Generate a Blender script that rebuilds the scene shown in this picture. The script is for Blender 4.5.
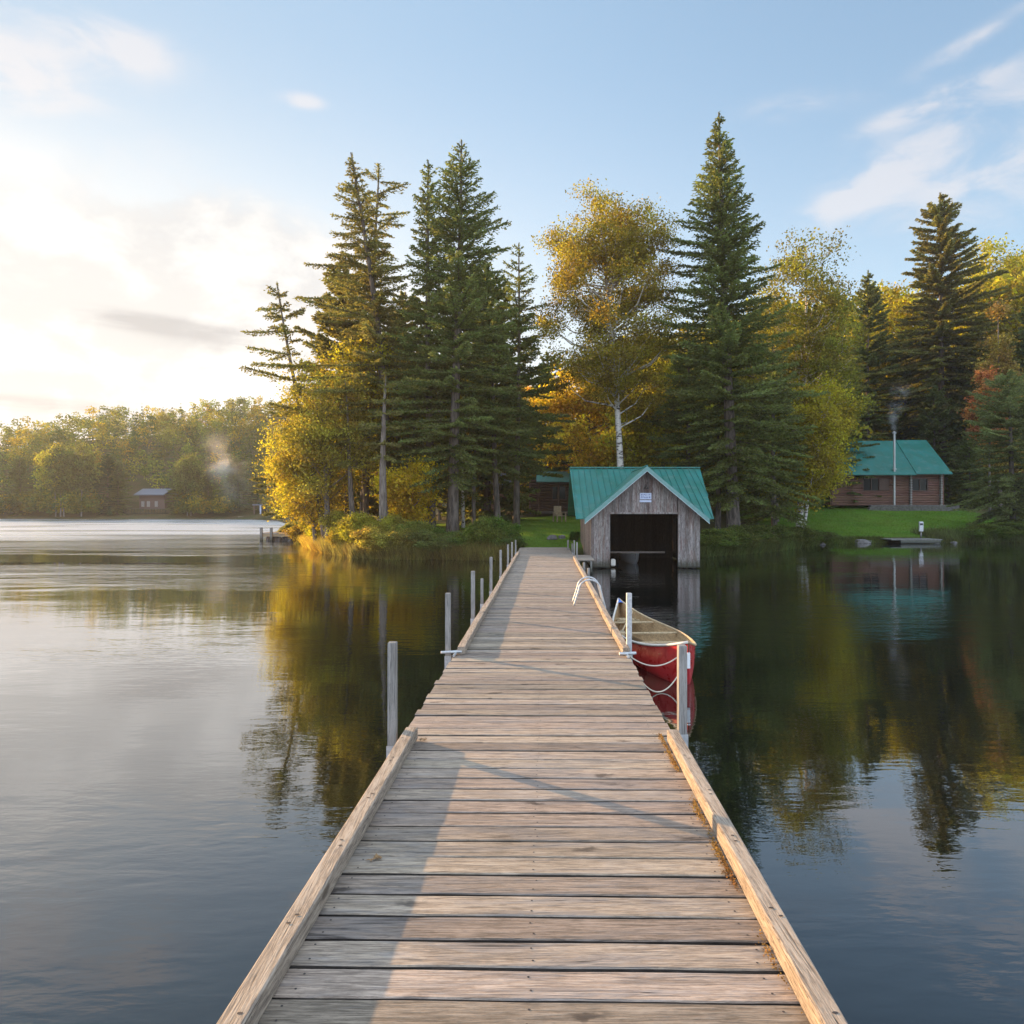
import bpy, bmesh, math, random
import numpy as np
from mathutils import Vector, Matrix
PI = math.pi
R = math.radians
for o in list(bpy.data.objects): bpy.data.objects.remove(o)
sc = bpy.context.scene
COL = sc.collection

# ------------------------------------------------------------------ camera, sky, sun, exposure
F = 700.0; CAMZ = 2.2; HOR = 506.0
cd = bpy.data.cameras.new('camera'); cam = bpy.data.objects.new('camera', cd); COL.objects.link(cam)
cam.location = (0, 0, CAMZ); cam.rotation_euler = (PI/2, 0, 0)
cd.sensor_width = 36; cd.lens = F/1024*36; cd.shift_y = (HOR-512)/1024
cd.clip_start = 0.05; cd.clip_end = 6000
sc.camera = cam
sc.cycles.volume_bounces = 2
SUN_AZ = R(-52.8)      # clockwise from +Y
SUN_EL = R(11.0)
sd = bpy.data.lights.new('sun', 'SUN'); sd.energy = 5.0; sd.angle = R(0.6); sd.color = (1.0, 0.62, 0.29)
so = bpy.data.objects.new('sun', sd); COL.objects.link(so)
sv = Vector((math.sin(SUN_AZ)*math.cos(SUN_EL), math.cos(SUN_AZ)*math.cos(SUN_EL), math.sin(SUN_EL)))
so.rotation_euler = sv.to_track_quat('Z', 'Y').to_euler()
sc.view_settings.view_transform = 'Standard'; sc.view_settings.look = 'None'
sc.view_settings.exposure = 1.32; sc.view_settings.gamma = 1
SKY_STRENGTH = 0.15

class NT:
    def __init__(s, tree): s.t = tree; s.n = tree.nodes; s.l = tree.links
    def node(s, typ, **kw):
        n = s.n.new(typ)
        for k, v in kw.items(): setattr(n, k, v)
        return n
    def put(s, sock, v):
        if isinstance(v, bpy.types.NodeSocket): s.l.new(v, sock)
        elif v is not None:
            if isinstance(v, (tuple, list)) and len(v) == 3 and sock.type == 'RGBA': v = (*v, 1)
            sock.default_value = v
    def math(s, op, a, b=None, c=None, clamp=False):
        n = s.node('ShaderNodeMath', operation=op); n.use_clamp = clamp
        s.put(n.inputs[0], a)
        if b is not None: s.put(n.inputs[1], b)
        if c is not None: s.put(n.inputs[2], c)
        return n.outputs[0]
    def mix(s, f, a, b, blend='MIX'):
        n = s.node('ShaderNodeMix', data_type='RGBA', blend_type=blend)
        s.put(n.inputs[0], f); s.put(n.inputs[6], a); s.put(n.inputs[7], b)
        return n.outputs[2]
    def ramp(s, v, lo, hi, a=0.0, b=1.0, interp='SMOOTHSTEP'):
        n = s.node('ShaderNodeMapRange', interpolation_type=interp)
        s.put(n.inputs[0], v); n.inputs[1].default_value = lo; n.inputs[2].default_value = hi
        n.inputs[3].default_value = a; n.inputs[4].default_value = b
        return n.outputs[0]
    def mapping(s, vec, scale=(1,1,1), rot=(0,0,0), loc=(0,0,0)):
        n = s.node('ShaderNodeMapping'); s.put(n.inputs[0], vec)
        n.inputs['Scale'].default_value = scale; n.inputs['Rotation'].default_value = rot; n.inputs['Location'].default_value = loc
        return n.outputs[0]
    def noise(s, vec, scale=5, detail=4, rough=.55, dist=0, dim='3D', w=None):
        n = s.node('ShaderNodeTexNoise', noise_dimensions=dim)
        if vec is not None: s.put(n.inputs['Vector'], vec)
        n.inputs['Scale'].default_value = scale; n.inputs['Detail'].default_value = detail
        n.inputs['Roughness'].default_value = rough; n.inputs['Distortion'].default_value = dist
        if w is not None: s.put(n.inputs['W'], w)
        return n.outputs[0]
    def bump(s, h, strength=.5, dist=.02, normal=None):
        n = s.node('ShaderNodeBump'); n.inputs['Strength'].default_value = strength; n.inputs['Distance'].default_value = dist
        s.put(n.inputs['Height'], h)
        if normal is not None: s.put(n.inputs['Normal'], normal)
        return n.outputs[0]
    def coord(s, which='Object'):
        return s.node('ShaderNodeTexCoord').outputs[which]
    def island(s): return s.node('ShaderNodeNewGeometry').outputs['Random Per Island']
    def hsv(s, c, h=.5, sa=1, v=1):
        n = s.node('ShaderNodeHueSaturation'); s.put(n.inputs['Color'], c)
        s.put(n.inputs['Hue'], h); s.put(n.inputs['Saturation'], sa); s.put(n.inputs['Value'], v)
        return n.outputs[0]

# world ------------------------------------------------------------
w = bpy.data.worlds.new('World'); sc.world = w; w.use_nodes = True
W = NT(w.node_tree)
for n in list(W.n): W.n.remove(n)
sky = W.node('ShaderNodeTexSky', sky_type='NISHITA'); sky.sun_disc = False
sky.sun_elevation = SUN_EL; sky.sun_rotation = SUN_AZ
sky.altitude = 300; sky.air_density = 1.0; sky.dust_density = 1.2; sky.ozone_density = 2.0
gen = W.coord('Generated')
sep = W.node('ShaderNodeSeparateXYZ'); W.put(sep.inputs[0], gen)
azn = W.math('ARCTAN2', sep.outputs[0], sep.outputs[1])
eln = W.math('ARCSINE', sep.outputs[2])
cmb = W.node('ShaderNodeCombineXYZ'); W.put(cmb.inputs[0], azn); W.put(cmb.inputs[1], eln)
ae = cmb.outputs[0]
def pix_dir(px, py):
    dx = px-512; return math.atan2(dx, F), math.atan2(HOR-py, math.hypot(F, dx))
def blob(px, py, sx, sy, rot=0):
    a, e = pix_dir(px, py)
    m = W.mapping(ae, loc=(-a, -e, 0))
    m = W.mapping(m, rot=(0, 0, rot))
    m = W.mapping(m, scale=(F/sx, F/sy, 0))
    ln = W.node('ShaderNodeVectorMath', operation='LENGTH'); W.put(ln.inputs[0], m)
    q = W.math('MULTIPLY', ln.outputs['Value'], ln.outputs['Value'])
    return W.math('EXPONENT', W.math('MULTIPLY', q, -1.0))
def addup(lst):
    r = lst[0]
    for x in lst[1:]: r = W.math('ADD', r, x)
    return r
wisp = W.noise(W.mapping(ae, scale=(1, 2.2, 1), rot=(0, 0, R(-14))), 8, 6, .60, .5)
puff = W.noise(W.mapping(ae, scale=(1, 1.5, 1), loc=(3.1, 1.7, 0)), 7.5, 6, .58, .2)
streak = W.noise(W.mapping(ae, scale=(.8, 6.0, 1), loc=(.4, 2.2, 0)), 5, 5, .55, .2)
# high wisps, pinkish white
mW = addup([W.math('MULTIPLY', blob(12, 62, 50, 24), 1.5), W.math('MULTIPLY', blob(112, 46, 52, 17), 1.5), W.math('MULTIPLY', blob(303, 101, 20, 6), 1.5),
            W.math('MULTIPLY', blob(1000, 150, 110, 50, R(-12)), 1.15), W.math('MULTIPLY', blob(862, 190, 50, 16, R(-25)), 1.3),
            W.math('MULTIPLY', blob(930, 103, 60, 8, R(-10)), 1.0), W.math('MULTIPLY', blob(970, 42, 50, 7, R(-15)), .9),
            W.math('MULTIPLY', blob(60, 150, 150, 60), .45), W.math('MULTIPLY', blob(790, 105, 60, 12), .6)])
dW = W.ramp(W.math('MULTIPLY', mW, W.ramp(wisp, .30, .68, .12, 1.0)), .05, 1.05, 0, .52)
# big low cloud bank on the left
mB = addup([W.math('MULTIPLY', blob(235, 272, 110, 62), 1.15), blob(90, 320, 170, 80), W.math('MULTIPLY', blob(20, 380, 260, 60), .9),
            W.math('MULTIPLY', blob(-260, 300, 260, 150), .8), W.math('MULTIPLY', blob(470, 330, 160, 60), .35)])
dB = W.ramp(W.math('MULTIPLY', mB, W.ramp(puff, .30, .62, .35, 1.0)), .18, .75, 0, .9)
# grey streaks
mG = addup([W.math('MULTIPLY', blob(160, 325, 78, 9, R(3)), 1.5), W.math('MULTIPLY', blob(70, 408, 190, 9), 1.2), W.math('MULTIPLY', blob(265, 300, 45, 34), .55),
            W.math('MULTIPLY', blob(250, 352, 130, 8), .5)])
dG = W.ramp(W.math('MULTIPLY', mG, W.ramp(streak, .30, .6, .3, 1.0)), .15, 1.1, 0, .6)
glow = W.math('ADD', blob(-120, 410, 520, 230), W.math('MULTIPLY', blob(60, 372, 420, 120), .5), clamp=True)
skycol = W.hsv(sky.outputs[0], .492, .9, .93)
# thin veil of high cloud that evens the sky out towards the sun
veil = W.math('ADD', W.ramp(azn, .75, -.75, .26, .93), W.ramp(eln, 0.0, .28, .35, .0), clamp=True)
pale = W.mix(W.ramp(eln, .02, .58), (2.15, 2.36, 2.42), (1.0, 1.52, 2.08))
base = W.mix(veil, skycol, pale)
base = W.mix(W.math('MULTIPLY', glow, .95, clamp=True), base, (3.0, 2.93, 2.76))
c1 = W.mix(dW, base, (2.75, 2.50, 2.40))
shade = W.ramp(puff, .42, .66)
c2 = W.mix(dB, c1, W.mix(shade, W.mix(glow, (1.95, 1.98, 2.05), (2.35, 2.33, 2.28)), W.mix(glow, (2.6, 2.5, 2.4), (3.25, 3.2, 3.1))))
c3 = W.mix(dG, c2, (1.35, 1.35, 1.36))
# unseen bright cloud added overhead and behind the view to lift the shade
azab = W.math('ABSOLUTE', azn)
over = W.math('MAXIMUM', W.ramp(eln, .72, 1.05), W.math('MULTIPLY', W.ramp(azab, 1.15, 1.9), W.ramp(eln, -.02, .12)))
cl3 = W.noise(gen, 2.6, 5, .6, .3)
c3 = W.mix(W.math('MULTIPLY', over, W.ramp(cl3, .34, .60, .35, 1.0)), c3, (3.9, 4.7, 6.0))
bg = W.node('ShaderNodeBackground'); W.put(bg.inputs[0], c3); bg.inputs[1].default_value = SKY_STRENGTH
wo = W.node('ShaderNodeOutputWorld'); W.l.new(bg.outputs[0], wo.inputs[0])

# ------------------------------------------------------------------ helpers
def link_mesh(name, verts, faces, mat=None, parent=None, smooth=False):
    me = bpy.data.meshes.new(name)
    if isinstance(verts, np.ndarray):
        n = len(verts)
        me.vertices.add(n); me.vertices.foreach_set('co', verts.astype(np.float32).ravel())
        f = np.asarray(faces, dtype=np.int32); k = f.shape[1]
        me.loops.add(f.size); me.loops.foreach_set('vertex_index', f.ravel())
        me.polygons.add(len(f)); me.polygons.foreach_set('loop_start', np.arange(0, f.size, k, dtype=np.int32))
        me.update(calc_edges=True)
    else:
        me.from_pydata([tuple(v) for v in verts], [], faces); me.update()
    if smooth: me.polygons.foreach_set('use_smooth', [True]*len(me.polygons))
    o = bpy.data.objects.new(name, me); COL.objects.link(o)
    if mat is not None: me.materials.append(mat)
    if parent is not None: o.parent = parent
    return o
def thing(name, label, cat, loc=(0,0,0), rot=(0,0,0), group=None):
    o = bpy.data.objects.new(name, None); COL.objects.link(o); o.empty_display_size = .2
    o.location = loc; o.rotation_euler = rot
    o['label'] = label; o['category'] = cat
    if group: o['group'] = group
    return o
def tag(o, label=None, cat=None, group=None, kind=None):
    if label: o['label'] = label
    if cat: o['category'] = cat
    if group: o['group'] = group
    if kind: o['kind'] = kind
    return o
def dup(root, loc, rot, label, scale=None, group=None, color=None):
    r = root.copy(); COL.objects.link(r); r.location = loc; r.rotation_euler = rot; r['label'] = label
    if scale: r.scale = scale
    if group: r['group'] = group
    for ch in root.children:
        c = ch.copy(); COL.objects.link(c); c.parent = r
        if color is not None and c.name.startswith('crown'): c.color = (*color, 1)
        for g in ch.children:
            d = g.copy(); COL.objects.link(d); d.parent = c
    return r

class MB:
    "collects simple solids into one mesh"
    def __init__(s): s.v = []; s.f = []
    def add(s, vs, fs):
        b = len(s.v); s.v += [Vector(v) for v in vs]; s.f += [[b+i for i in f] for f in fs]
    def hexa(s, p):   # 8 points: bottom 4 ccw, top 4 ccw
        s.add(p, [(3,2,1,0), (4,5,6,7), (0,1,5,4), (1,2,6,5), (2,3,7,6), (3,0,4,7)])
    def box(s, x0, x1, y0, y1, z0, z1, M=None):
        p = [Vector(q) for q in ((x0,y0,z0),(x1,y0,z0),(x1,y1,z0),(x0,y1,z0),(x0,y0,z1),(x1,y0,z1),(x1,y1,z1),(x0,y1,z1))]
        if M: p = [M(q) if callable(M) else M @ q for q in p]
        s.hexa(p)
    def cbox(s, x0, x1, y0, y1, z0, z1, c=.006, M=None):
        "box with chamfered edges round the top and the four sides"
        def ring(e, z): return [(x0+e,y0+e,z),(x1-e,y0+e,z),(x1-e,y1-e,z),(x0+e,y1-e,z)]
        rs = [ring(c, z0), ring(0, z0+c), ring(0, z1-c), ring(c, z1)]
        vs = [Vector(q) for r in rs for q in r]
        if M: vs = [M(q) if callable(M) else M @ q for q in vs]
        fs = [(3,2,1,0), (12,13,14,15)]
        for k in range(3):
            for i in range(4):
                j = (i+1) % 4; fs.append((k*4+i, k*4+j, k*4+4+j, k*4+4+i))
        s.add(vs, fs)
    def prism(s, poly, off, M=None):
        "poly: list of points, extruded by vector off"
        n = len(poly); off = Vector(off)
        vs = [Vector(p) for p in poly] + [Vector(p)+off for p in poly]
        if M: vs = [M(q) for q in vs]
        s.add(vs, [list(range(n))[::-1], list(range(n, 2*n))] + [(i, (i+1) % n, n+(i+1) % n, n+i) for i in range(n)])
    def tube(s, pts, rad, seg=8, cap=True):
        pts = [Vector(p) for p in pts]; n = len(pts)
        if not isinstance(rad, (list, tuple)): rad = [rad]*n
        b = len(s.v); prev = None
        for i, p in enumerate(pts):
            d = (pts[min(i+1, n-1)]-pts[max(i-1, 0)]).normalized()
            if prev is None:
                a = d.orthogonal().normalized()
            else:
                a = (prev - d*prev.dot(d)).normalized()
            prev = a; c = d.cross(a)
            for k in range(seg):
                t = 2*PI*k/seg; s.v.append(p+(a*math.cos(t)+c*math.sin(t))*rad[i])
        for i in range(n-1):
            for k in range(seg):
                q = b+i*seg; s.f.append([q+k, q+(k+1) % seg, q+seg+(k+1) % seg, q+seg+k])
        if cap:
            s.f.append([b+k for k in range(seg)][::-1]); s.f.append([b+(n-1)*seg+k for k in range(seg)])
    def build(s, name, mat, parent=None, smooth=False):
        return link_mesh(name, s.v, s.f, mat, parent, smooth)

# ------------------------------------------------------------------ materials
def new_mat(name):
    m = bpy.data.materials.new(name); m.use_nodes = True
    t = NT(m.node_tree)
    for n in list(t.n): t.n.remove(n)
    out = t.node('ShaderNodeOutputMaterial')
    return m, t, out
def principled(t, out, col, rough=.7, normal=None, metal=0, spec=.5, **kw):
    p = t.node('ShaderNodeBsdfPrincipled')
    t.put(p.inputs['Base Color'], col); t.put(p.inputs['Roughness'], rough); t.put(p.inputs['Metallic'], metal)
    t.put(p.inputs['Specular IOR Level'], spec)
    if normal is not None: t.put(p.inputs['Normal'], normal)
    for k, v in kw.items(): t.put(p.inputs[k], v)
    t.l.new(p.outputs[0], out.inputs[0]); return p

def wood_mat(name, c_light, c_dark, axis='X', water=False, grain=1.0, stain=(.06,.05,.045), stain_amt=.5, var=.35, rough=.8, knots=True, bumpd=.004, tint2=None):
    "weathered timber; axis = direction of the grain"
    m, t, out = new_mat(name)
    oc = t.coord('Object'); isl = t.island()
    sh = t.node('ShaderNodeCombineXYZ'); t.put(sh.inputs[0], t.math('MULTIPLY', isl, 37.0)); t.put(sh.inputs[1], t.math('MULTIPLY', isl, 91.0)); t.put(sh.inputs[2], t.math('MULTIPLY', isl, 53.0))
    va = t.node('ShaderNodeVectorMath', operation='ADD'); t.put(va.inputs[0], oc); t.put(va.inputs[1], sh.outputs[0])
    st = {'X': (2.4, 36, 36), 'Y': (36, 2.4, 36), 'Z': (36, 36, 2.4)}[axis]
    st = tuple(v*grain for v in st)
    g1 = t.noise(t.mapping(va.outputs[0], scale=st), 1.0, 6, .65, .6)
    st2 = tuple(v*3.2 for v in st)
    g2 = t.noise(t.mapping(va.outputs[0], scale=st2), 1.0, 4, .6, .3)
    st3 = {'X': (.7, 5, 5), 'Y': (5, .7, 5), 'Z': (5, 5, .7)}[axis]
    g3 = t.noise(t.mapping(va.outputs[0], scale=st3), 1.6, 6, .7, .8)
    st5 = {'X': (7.0, 200, 200), 'Y': (200, 7.0, 200), 'Z': (200, 200, 7.0)}[axis]
    g4 = t.noise(t.mapping(va.outputs[0], scale=st5), 1.0, 3, .7, .2)
    st6 = {'X': (13, 42, 42), 'Y': (42, 13, 42), 'Z': (42, 42, 13)}[axis]
    g5 = t.noise(t.mapping(va.outputs[0], scale=st6), 1.0, 7, .75, .4)
    st7 = {'X': (1.1, 75, 75), 'Y': (75, 1.1, 75), 'Z': (75, 75, 1.1)}[axis]
    g6 = t.noise(t.mapping(va.outputs[0], scale=st7, loc=(5, 5, 5)), 1.0, 2, .5, .4)
    crack = t.math('MULTIPLY', t.ramp(t.math('ABSOLUTE', t.math('SUBTRACT', g6, .5)), .0, .022, 1, 0), t.ramp(g3, .42, .58))
    f = t.math('ADD', t.math('MULTIPLY', g1, .26), t.math('ADD', t.math('MULTIPLY', g2, .20), t.math('ADD', t.math('MULTIPLY', g4, .30), t.math('MULTIPLY', g5, .24))))
    f = t.ramp(f, .41, .57)
    c = t.mix(f, c_dark, c_light)
    c = t.mix(t.ramp(g5, .50, .70, 0, .45), c, stain)
    if tint2: c = t.mix(t.ramp(g3, .45, .62, 0, .7), c, tint2)
    c = t.mix(t.ramp(g3, .56, .72, 0, stain_amt), c, stain)
    c = t.mix(t.math('MULTIPLY', crack, .8), c, (.02, .016, .013))
    h = t.math('SUBTRACT', f, crack)
    if knots:
        vr = t.node('ShaderNodeTexVoronoi', feature='F1'); st4 = {'X': (2.2, 7, 7), 'Y': (7, 2.2, 7), 'Z': (7, 7, 2.2)}[axis]
        wob = t.noise(va.outputs[0], 9, 3)
        mv = t.node('ShaderNodeVectorMath', operation='SCALE'); cw = t.node('ShaderNodeCombineXYZ'); t.put(cw.inputs[0], wob); t.put(cw.inputs[1], wob)
        t.put(mv.inputs[0], cw.outputs[0]); mv.inputs['Scale'].default_value = .12
        ad = t.node('ShaderNodeVectorMath', operation='ADD'); t.put(ad.inputs[0], va.outputs[0]); t.put(ad.inputs[1], mv.outputs[0])
        t.put(vr.inputs['Vector'], t.mapping(ad.outputs[0], scale=st4)); vr.inputs['Scale'].default_value = .8
        k = t.ramp(vr.outputs['Distance'], .06, .17, .85, 0)
        c = t.mix(k, c, stain); 
    c = t.hsv(c, t.math('ADD', t.math('MULTIPLY', isl, .02), .49), 1.0, t.math('ADD', t.math('MULTIPLY', t.math('FRACT', t.math('MULTIPLY', isl, 7.31)), var), 1-var/2))
    if water:    # wet, algae-stained foot at the waterline
        sp_ = t.node('ShaderNodeSeparateXYZ'); t.put(sp_.inputs[0], oc)
        zz = t.math('ADD', sp_.outputs[2], t.math('MULTIPLY', t.math('SUBTRACT', g5, .5), .5))
        c = t.mix(t.ramp(zz, .10, .42, .8, 0), c, (.045, .05, .03)); c = t.mix(t.ramp(sp_.outputs[2], .04, .10, .8, 0), c, (.02, .02, .015))
    principled(t, out, c, rough, t.bump(h, .7, bumpd), spec=.25)
    return m
M = {}
M['deck'] = wood_mat('deck_wood', (.43,.34,.255), (.16,.125,.092), 'X', stain=(.07,.056,.046), stain_amt=.8, var=.5, tint2=(.30,.265,.235), bumpd=.005)
M['curb'] = wood_mat('curb_wood', (.47,.38,.29), (.19,.15,.115), 'Y', stain=(.12,.09,.065), stain_amt=.35, var=.2)
M['deck_gap_shade'] = wood_mat('plank_gap_shade', (.085,.07,.058), (.035,.03,.025), 'X', var=.3, knots=False)  # shade of the gaps painted into the plank sides as dark wood
M['stringer'] = wood_mat('stringer_wood', (.20,.16,.13), (.10,.08,.07), 'Y', var=.2, knots=False)
M['post'] = wood_mat('post_wood', (.36,.34,.31), (.20,.19,.175), 'Z', True, stain=(.14,.12,.10), stain_amt=.3, var=.15, knots=False)
M['boards'] = wood_mat('weathered_boards', (.40,.36,.33), (.07,.054,.045), 'Z', True, stain=(.055,.035,.03), stain_amt=.6, var=.6, rough=.85, tint2=(.20,.125,.10), knots=False, bumpd=.008)
M['boards_side'] = wood_mat('side_boards', (.42,.30,.22), (.20,.135,.10), 'Z', True, stain=(.08,.05,.04), stain_amt=.5, var=.5, knots=False)
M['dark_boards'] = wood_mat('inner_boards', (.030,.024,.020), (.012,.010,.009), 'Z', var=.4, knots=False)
M['log'] = wood_mat('log_wood', (.25,.13,.095), (.13,.068,.05), 'X', grain=.3, stain=(.09,.045,.03), stain_amt=.4, var=.3, knots=False)
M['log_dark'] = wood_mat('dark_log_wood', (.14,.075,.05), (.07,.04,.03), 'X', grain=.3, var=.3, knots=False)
M['lumber'] = wood_mat('pale_lumber', (.50,.38,.24), (.32,.23,.14), 'X', grain=.7, var=.1, knots=False)
M['canoe_wood'] = wood_mat('canoe_wood', (.66,.50,.30), (.42,.30,.17), 'Y', grain=.8, stain_amt=.15, var=.06, knots=False)

M['canoe_inner'] = wood_mat('canoe_inner_wood', (.66,.44,.23), (.38,.24,.12), 'Y', grain=.8, stain_amt=.3, var=.06, knots=False)
def simple(name, col, rough=.5, metal=0, noise=.12, scale=8, bumpd=0, spec=.5, **kw):
    m, t, out = new_mat(name)
    n = t.noise(t.coord('Object'), scale, 6, .65)
    c = t.hsv(col if isinstance(col, bpy.types.NodeSocket) else (*col, 1), .5, 1, t.ramp(n, .3, .7, 1-noise, 1+noise))
    principled(t, out, c, t.ramp(n, .3, .7, max(.02, rough-.08), min(1, rough+.12)), t.bump(n, .5, bumpd) if bumpd else None, metal, spec, **kw)
    return m
M['galv'] = simple('galvanised_steel', (.50,.50,.49), .5, .55, .2, 30)
M['alu'] = simple('aluminium', (.50,.50,.48), .42, .6, .08, 20)
M['rust'] = simple('rusty_steel', (.20,.11,.06), .8, .2, .4, 25)
M['red'] = simple('canoe_red_hull', (.42,.018,.022), .28, 0, .18, 5)
M['cream'] = simple('cream_paint', (.70,.64,.54), .5, 0, .1, 9)
M['blue'] = simple('blue_paint', (.05,.14,.45), .5, 0, .2, 20)
M['white'] = simple('white_paint', (.72,.72,.70), .5, 0, .1, 12)
M['sign_white'] = simple('sign_face', (.50,.55,.66), .5, 0, .12, 40)
M['sign_blue'] = simple('sign_marks', (.06,.10,.26), .5, 0, .2, 40)
M['black'] = simple('dark_metal', (.03,.03,.03), .5, .3)
M['rope'] = simple('rope_fibre', (.62,.54,.42), .9, 0, .2, 120)
M['glass'] = simple('window_glass', (.010,.012,.012), .12, 0, .1, 3, spec=.25)
M['stone'] = simple('stone', (.15,.135,.125), .9, 0, .35, 7, .05)
M['brown'] = simple('brown_paint', (.11,.06,.042), .6, 0, .15)
M['far_roof'] = simple('grey_blue_roofing', (.11,.12,.14), .6)
M['nail'] = simple('nail_heads', (.06,.05,.045), .6, .4)

def roof_mat(name, col):
    m, t, out = new_mat(name)
    oc = t.coord('Object')
    n = t.noise(oc, 1.6, 6, .6); n2 = t.noise(t.mapping(oc, scale=(14, 1, 1)), 1.5, 5, .6)
    c = t.hsv((*col, 1), t.ramp(n, .3, .7, .49, .51), t.ramp(n2, .3, .7, .92, 1.06), t.ramp(t.math('ADD', t.math('MULTIPLY', n, .5), t.math('MULTIPLY', n2, .5)), .35, .65, .84, 1.12))
    n3 = t.noise(oc, 22, 5, .75); n4 = t.noise(oc, 2.3, 4, .6)
    c = t.mix(t.math('MULTIPLY', t.ramp(n3, .58, .68), t.ramp(n4, .42, .62, 0, .75)), c, (.085, .065, .035))
    c = t.mix(t.ramp(n4, .52, .75, 0, .35), c, (.16, .25, .22))
    principled(t, out, c, t.ramp(n, .3, .7, .38, .55), t.bump(n, .3, .03), .0, .5)
    return m
M['roof'] = roof_mat('green_metal_roofing', (.014,.15,.118))
M['roof_trim'] = roof_mat('green_trim', (.09,.27,.235))
M['trim'] = simple('pale_trim', (.36,.42,.42), .5)
M['fascia'] = simple('grey_green_fascia', (.13,.26,.235), .5)

def leaf_mat(name, use_attr=False, trans=.45, hue=.03, val=.5, nscale=.6):
    m, t, out = new_mat(name)
    if use_attr:
        a = t.node('ShaderNodeAttribute', attribute_name='tint'); col = a.outputs['Color']
    else:
        oi = t.node('ShaderNodeObjectInfo'); col = oi.outputs['Color']
    isl = t.island(); oc = t.coord('Object')
    n = t.noise(oc, nscale, 3, .6)
    fr = t.math('FRACT', t.math('MULTIPLY', isl, 13.7))
    h = t.math('ADD', t.math('ADD', .5-hue*1.2, t.math('MULTIPLY', isl, hue)), t.ramp(n, .3, .7, 0, hue*1.4))
    v = t.math('MULTIPLY', t.ramp(fr, 0, 1, 1-val, 1+val*.8, 'LINEAR'), t.ramp(n, .3, .7, .75, 1.3))
    c = t.hsv(col, h, 1.0, v)
    d = t.node('ShaderNodeBsdfPrincipled'); t.put(d.inputs['Base Color'], c); d.inputs['Roughness'].default_value = .65; d.inputs['Specular IOR Level'].default_value = .15
    tr = t.node('ShaderNodeBsdfTranslucent'); t.put(tr.inputs[0], t.hsv(c, .502, 1.1, 1.7))
    mx = t.node('ShaderNodeMixShader'); mx.inputs[0].default_value = trans
    t.l.new(d.outputs[0], mx.inputs[1]); t.l.new(tr.outputs[0], mx.inputs[2]); t.l.new(mx.outputs[0], out.inputs[0])
    return m
M['leaf'] = leaf_mat('broad_leaves', trans=.5)
M['needle'] = leaf_mat('needles', trans=.42, hue=.02, val=.4)
M['far_leaf'] = leaf_mat('far_leaves', True, .5, .02, .35, .08)
M['blade'] = leaf_mat('grass_blades', False, .5, .03, .5, .9)

def bark_mat(name, col, dark, sc_=(9, 9, 1.6)):
    m, t, out = new_mat(name)
    n = t.noise(t.mapping(t.coord('Object'), scale=sc_), 1.0, 7, .65, .4)
    principled(t, out, t.mix(t.ramp(n, .35, .62), dark, col), .9, t.bump(n, .9, .05), spec=.15)
    return m
M['bark'] = bark_mat('conifer_bark', (.17,.14,.115), (.06,.05,.042))
M['bark_grey'] = bark_mat('grey_bark', (.22,.185,.15), (.10,.08,.065))
def birch_mat():
    m, t, out = new_mat('birch_bark')
    oc = t.coord('Object')
    n = t.noise(t.mapping(oc, scale=(3, 3, 11)), 1.0, 5, .65, .3); n2 = t.noise(oc, 2.2, 4)
    c = t.mix(t.ramp(n, .52, .60), (.60,.56,.50), (.07,.06,.055)); c = t.mix(t.ramp(n2, .5, .7, 0, .4), c, (.34,.29,.24))
    principled(t, out, c, .75, t.bump(n, .4, .02), spec=.25); return m
M['birch'] = birch_mat()

M['birch_dull'] = bark_mat('far_birch_bark', (.30,.28,.25), (.12,.11,.10))
def ground_mat():
    m, t, out = new_mat('ground_cover')
    oc = t.coord('Object'); a = t.node('ShaderNodeAttribute', attribute_name='lawn')
    n1 = t.noise(oc, .35, 6, .6); n2 = t.noise(oc, 6, 6, .7); n3 = t.noise(oc, 38, 4, .7)
    lawn = t.mix(t.ramp(n1, .35, .65), (.12,.25,.025), (.19,.30,.036))
    lawn = t.mix(t.ramp(n2, .4, .75, 0, .5), lawn, (.055,.11,.015))
    lawn = t.mix(t.ramp(n3, .35, .7, 0, .45), lawn, (.15,.20,.04))
    soil = t.mix(t.ramp(n2, .35, .65), (.055,.045,.02), (.12,.085,.04)); soil = t.mix(t.ramp(n1, .4, .6, 0, .6), soil, (.05,.065,.018))
    c = t.mix(a.outputs['Fac'], soil, lawn)
    hh = t.math('ADD', n2, t.math('MULTIPLY', n3, .6))
    principled(t, out, c, .95, t.bump(hh, .9, .12), spec=.1); return m
M['ground'] = ground_mat()

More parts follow.
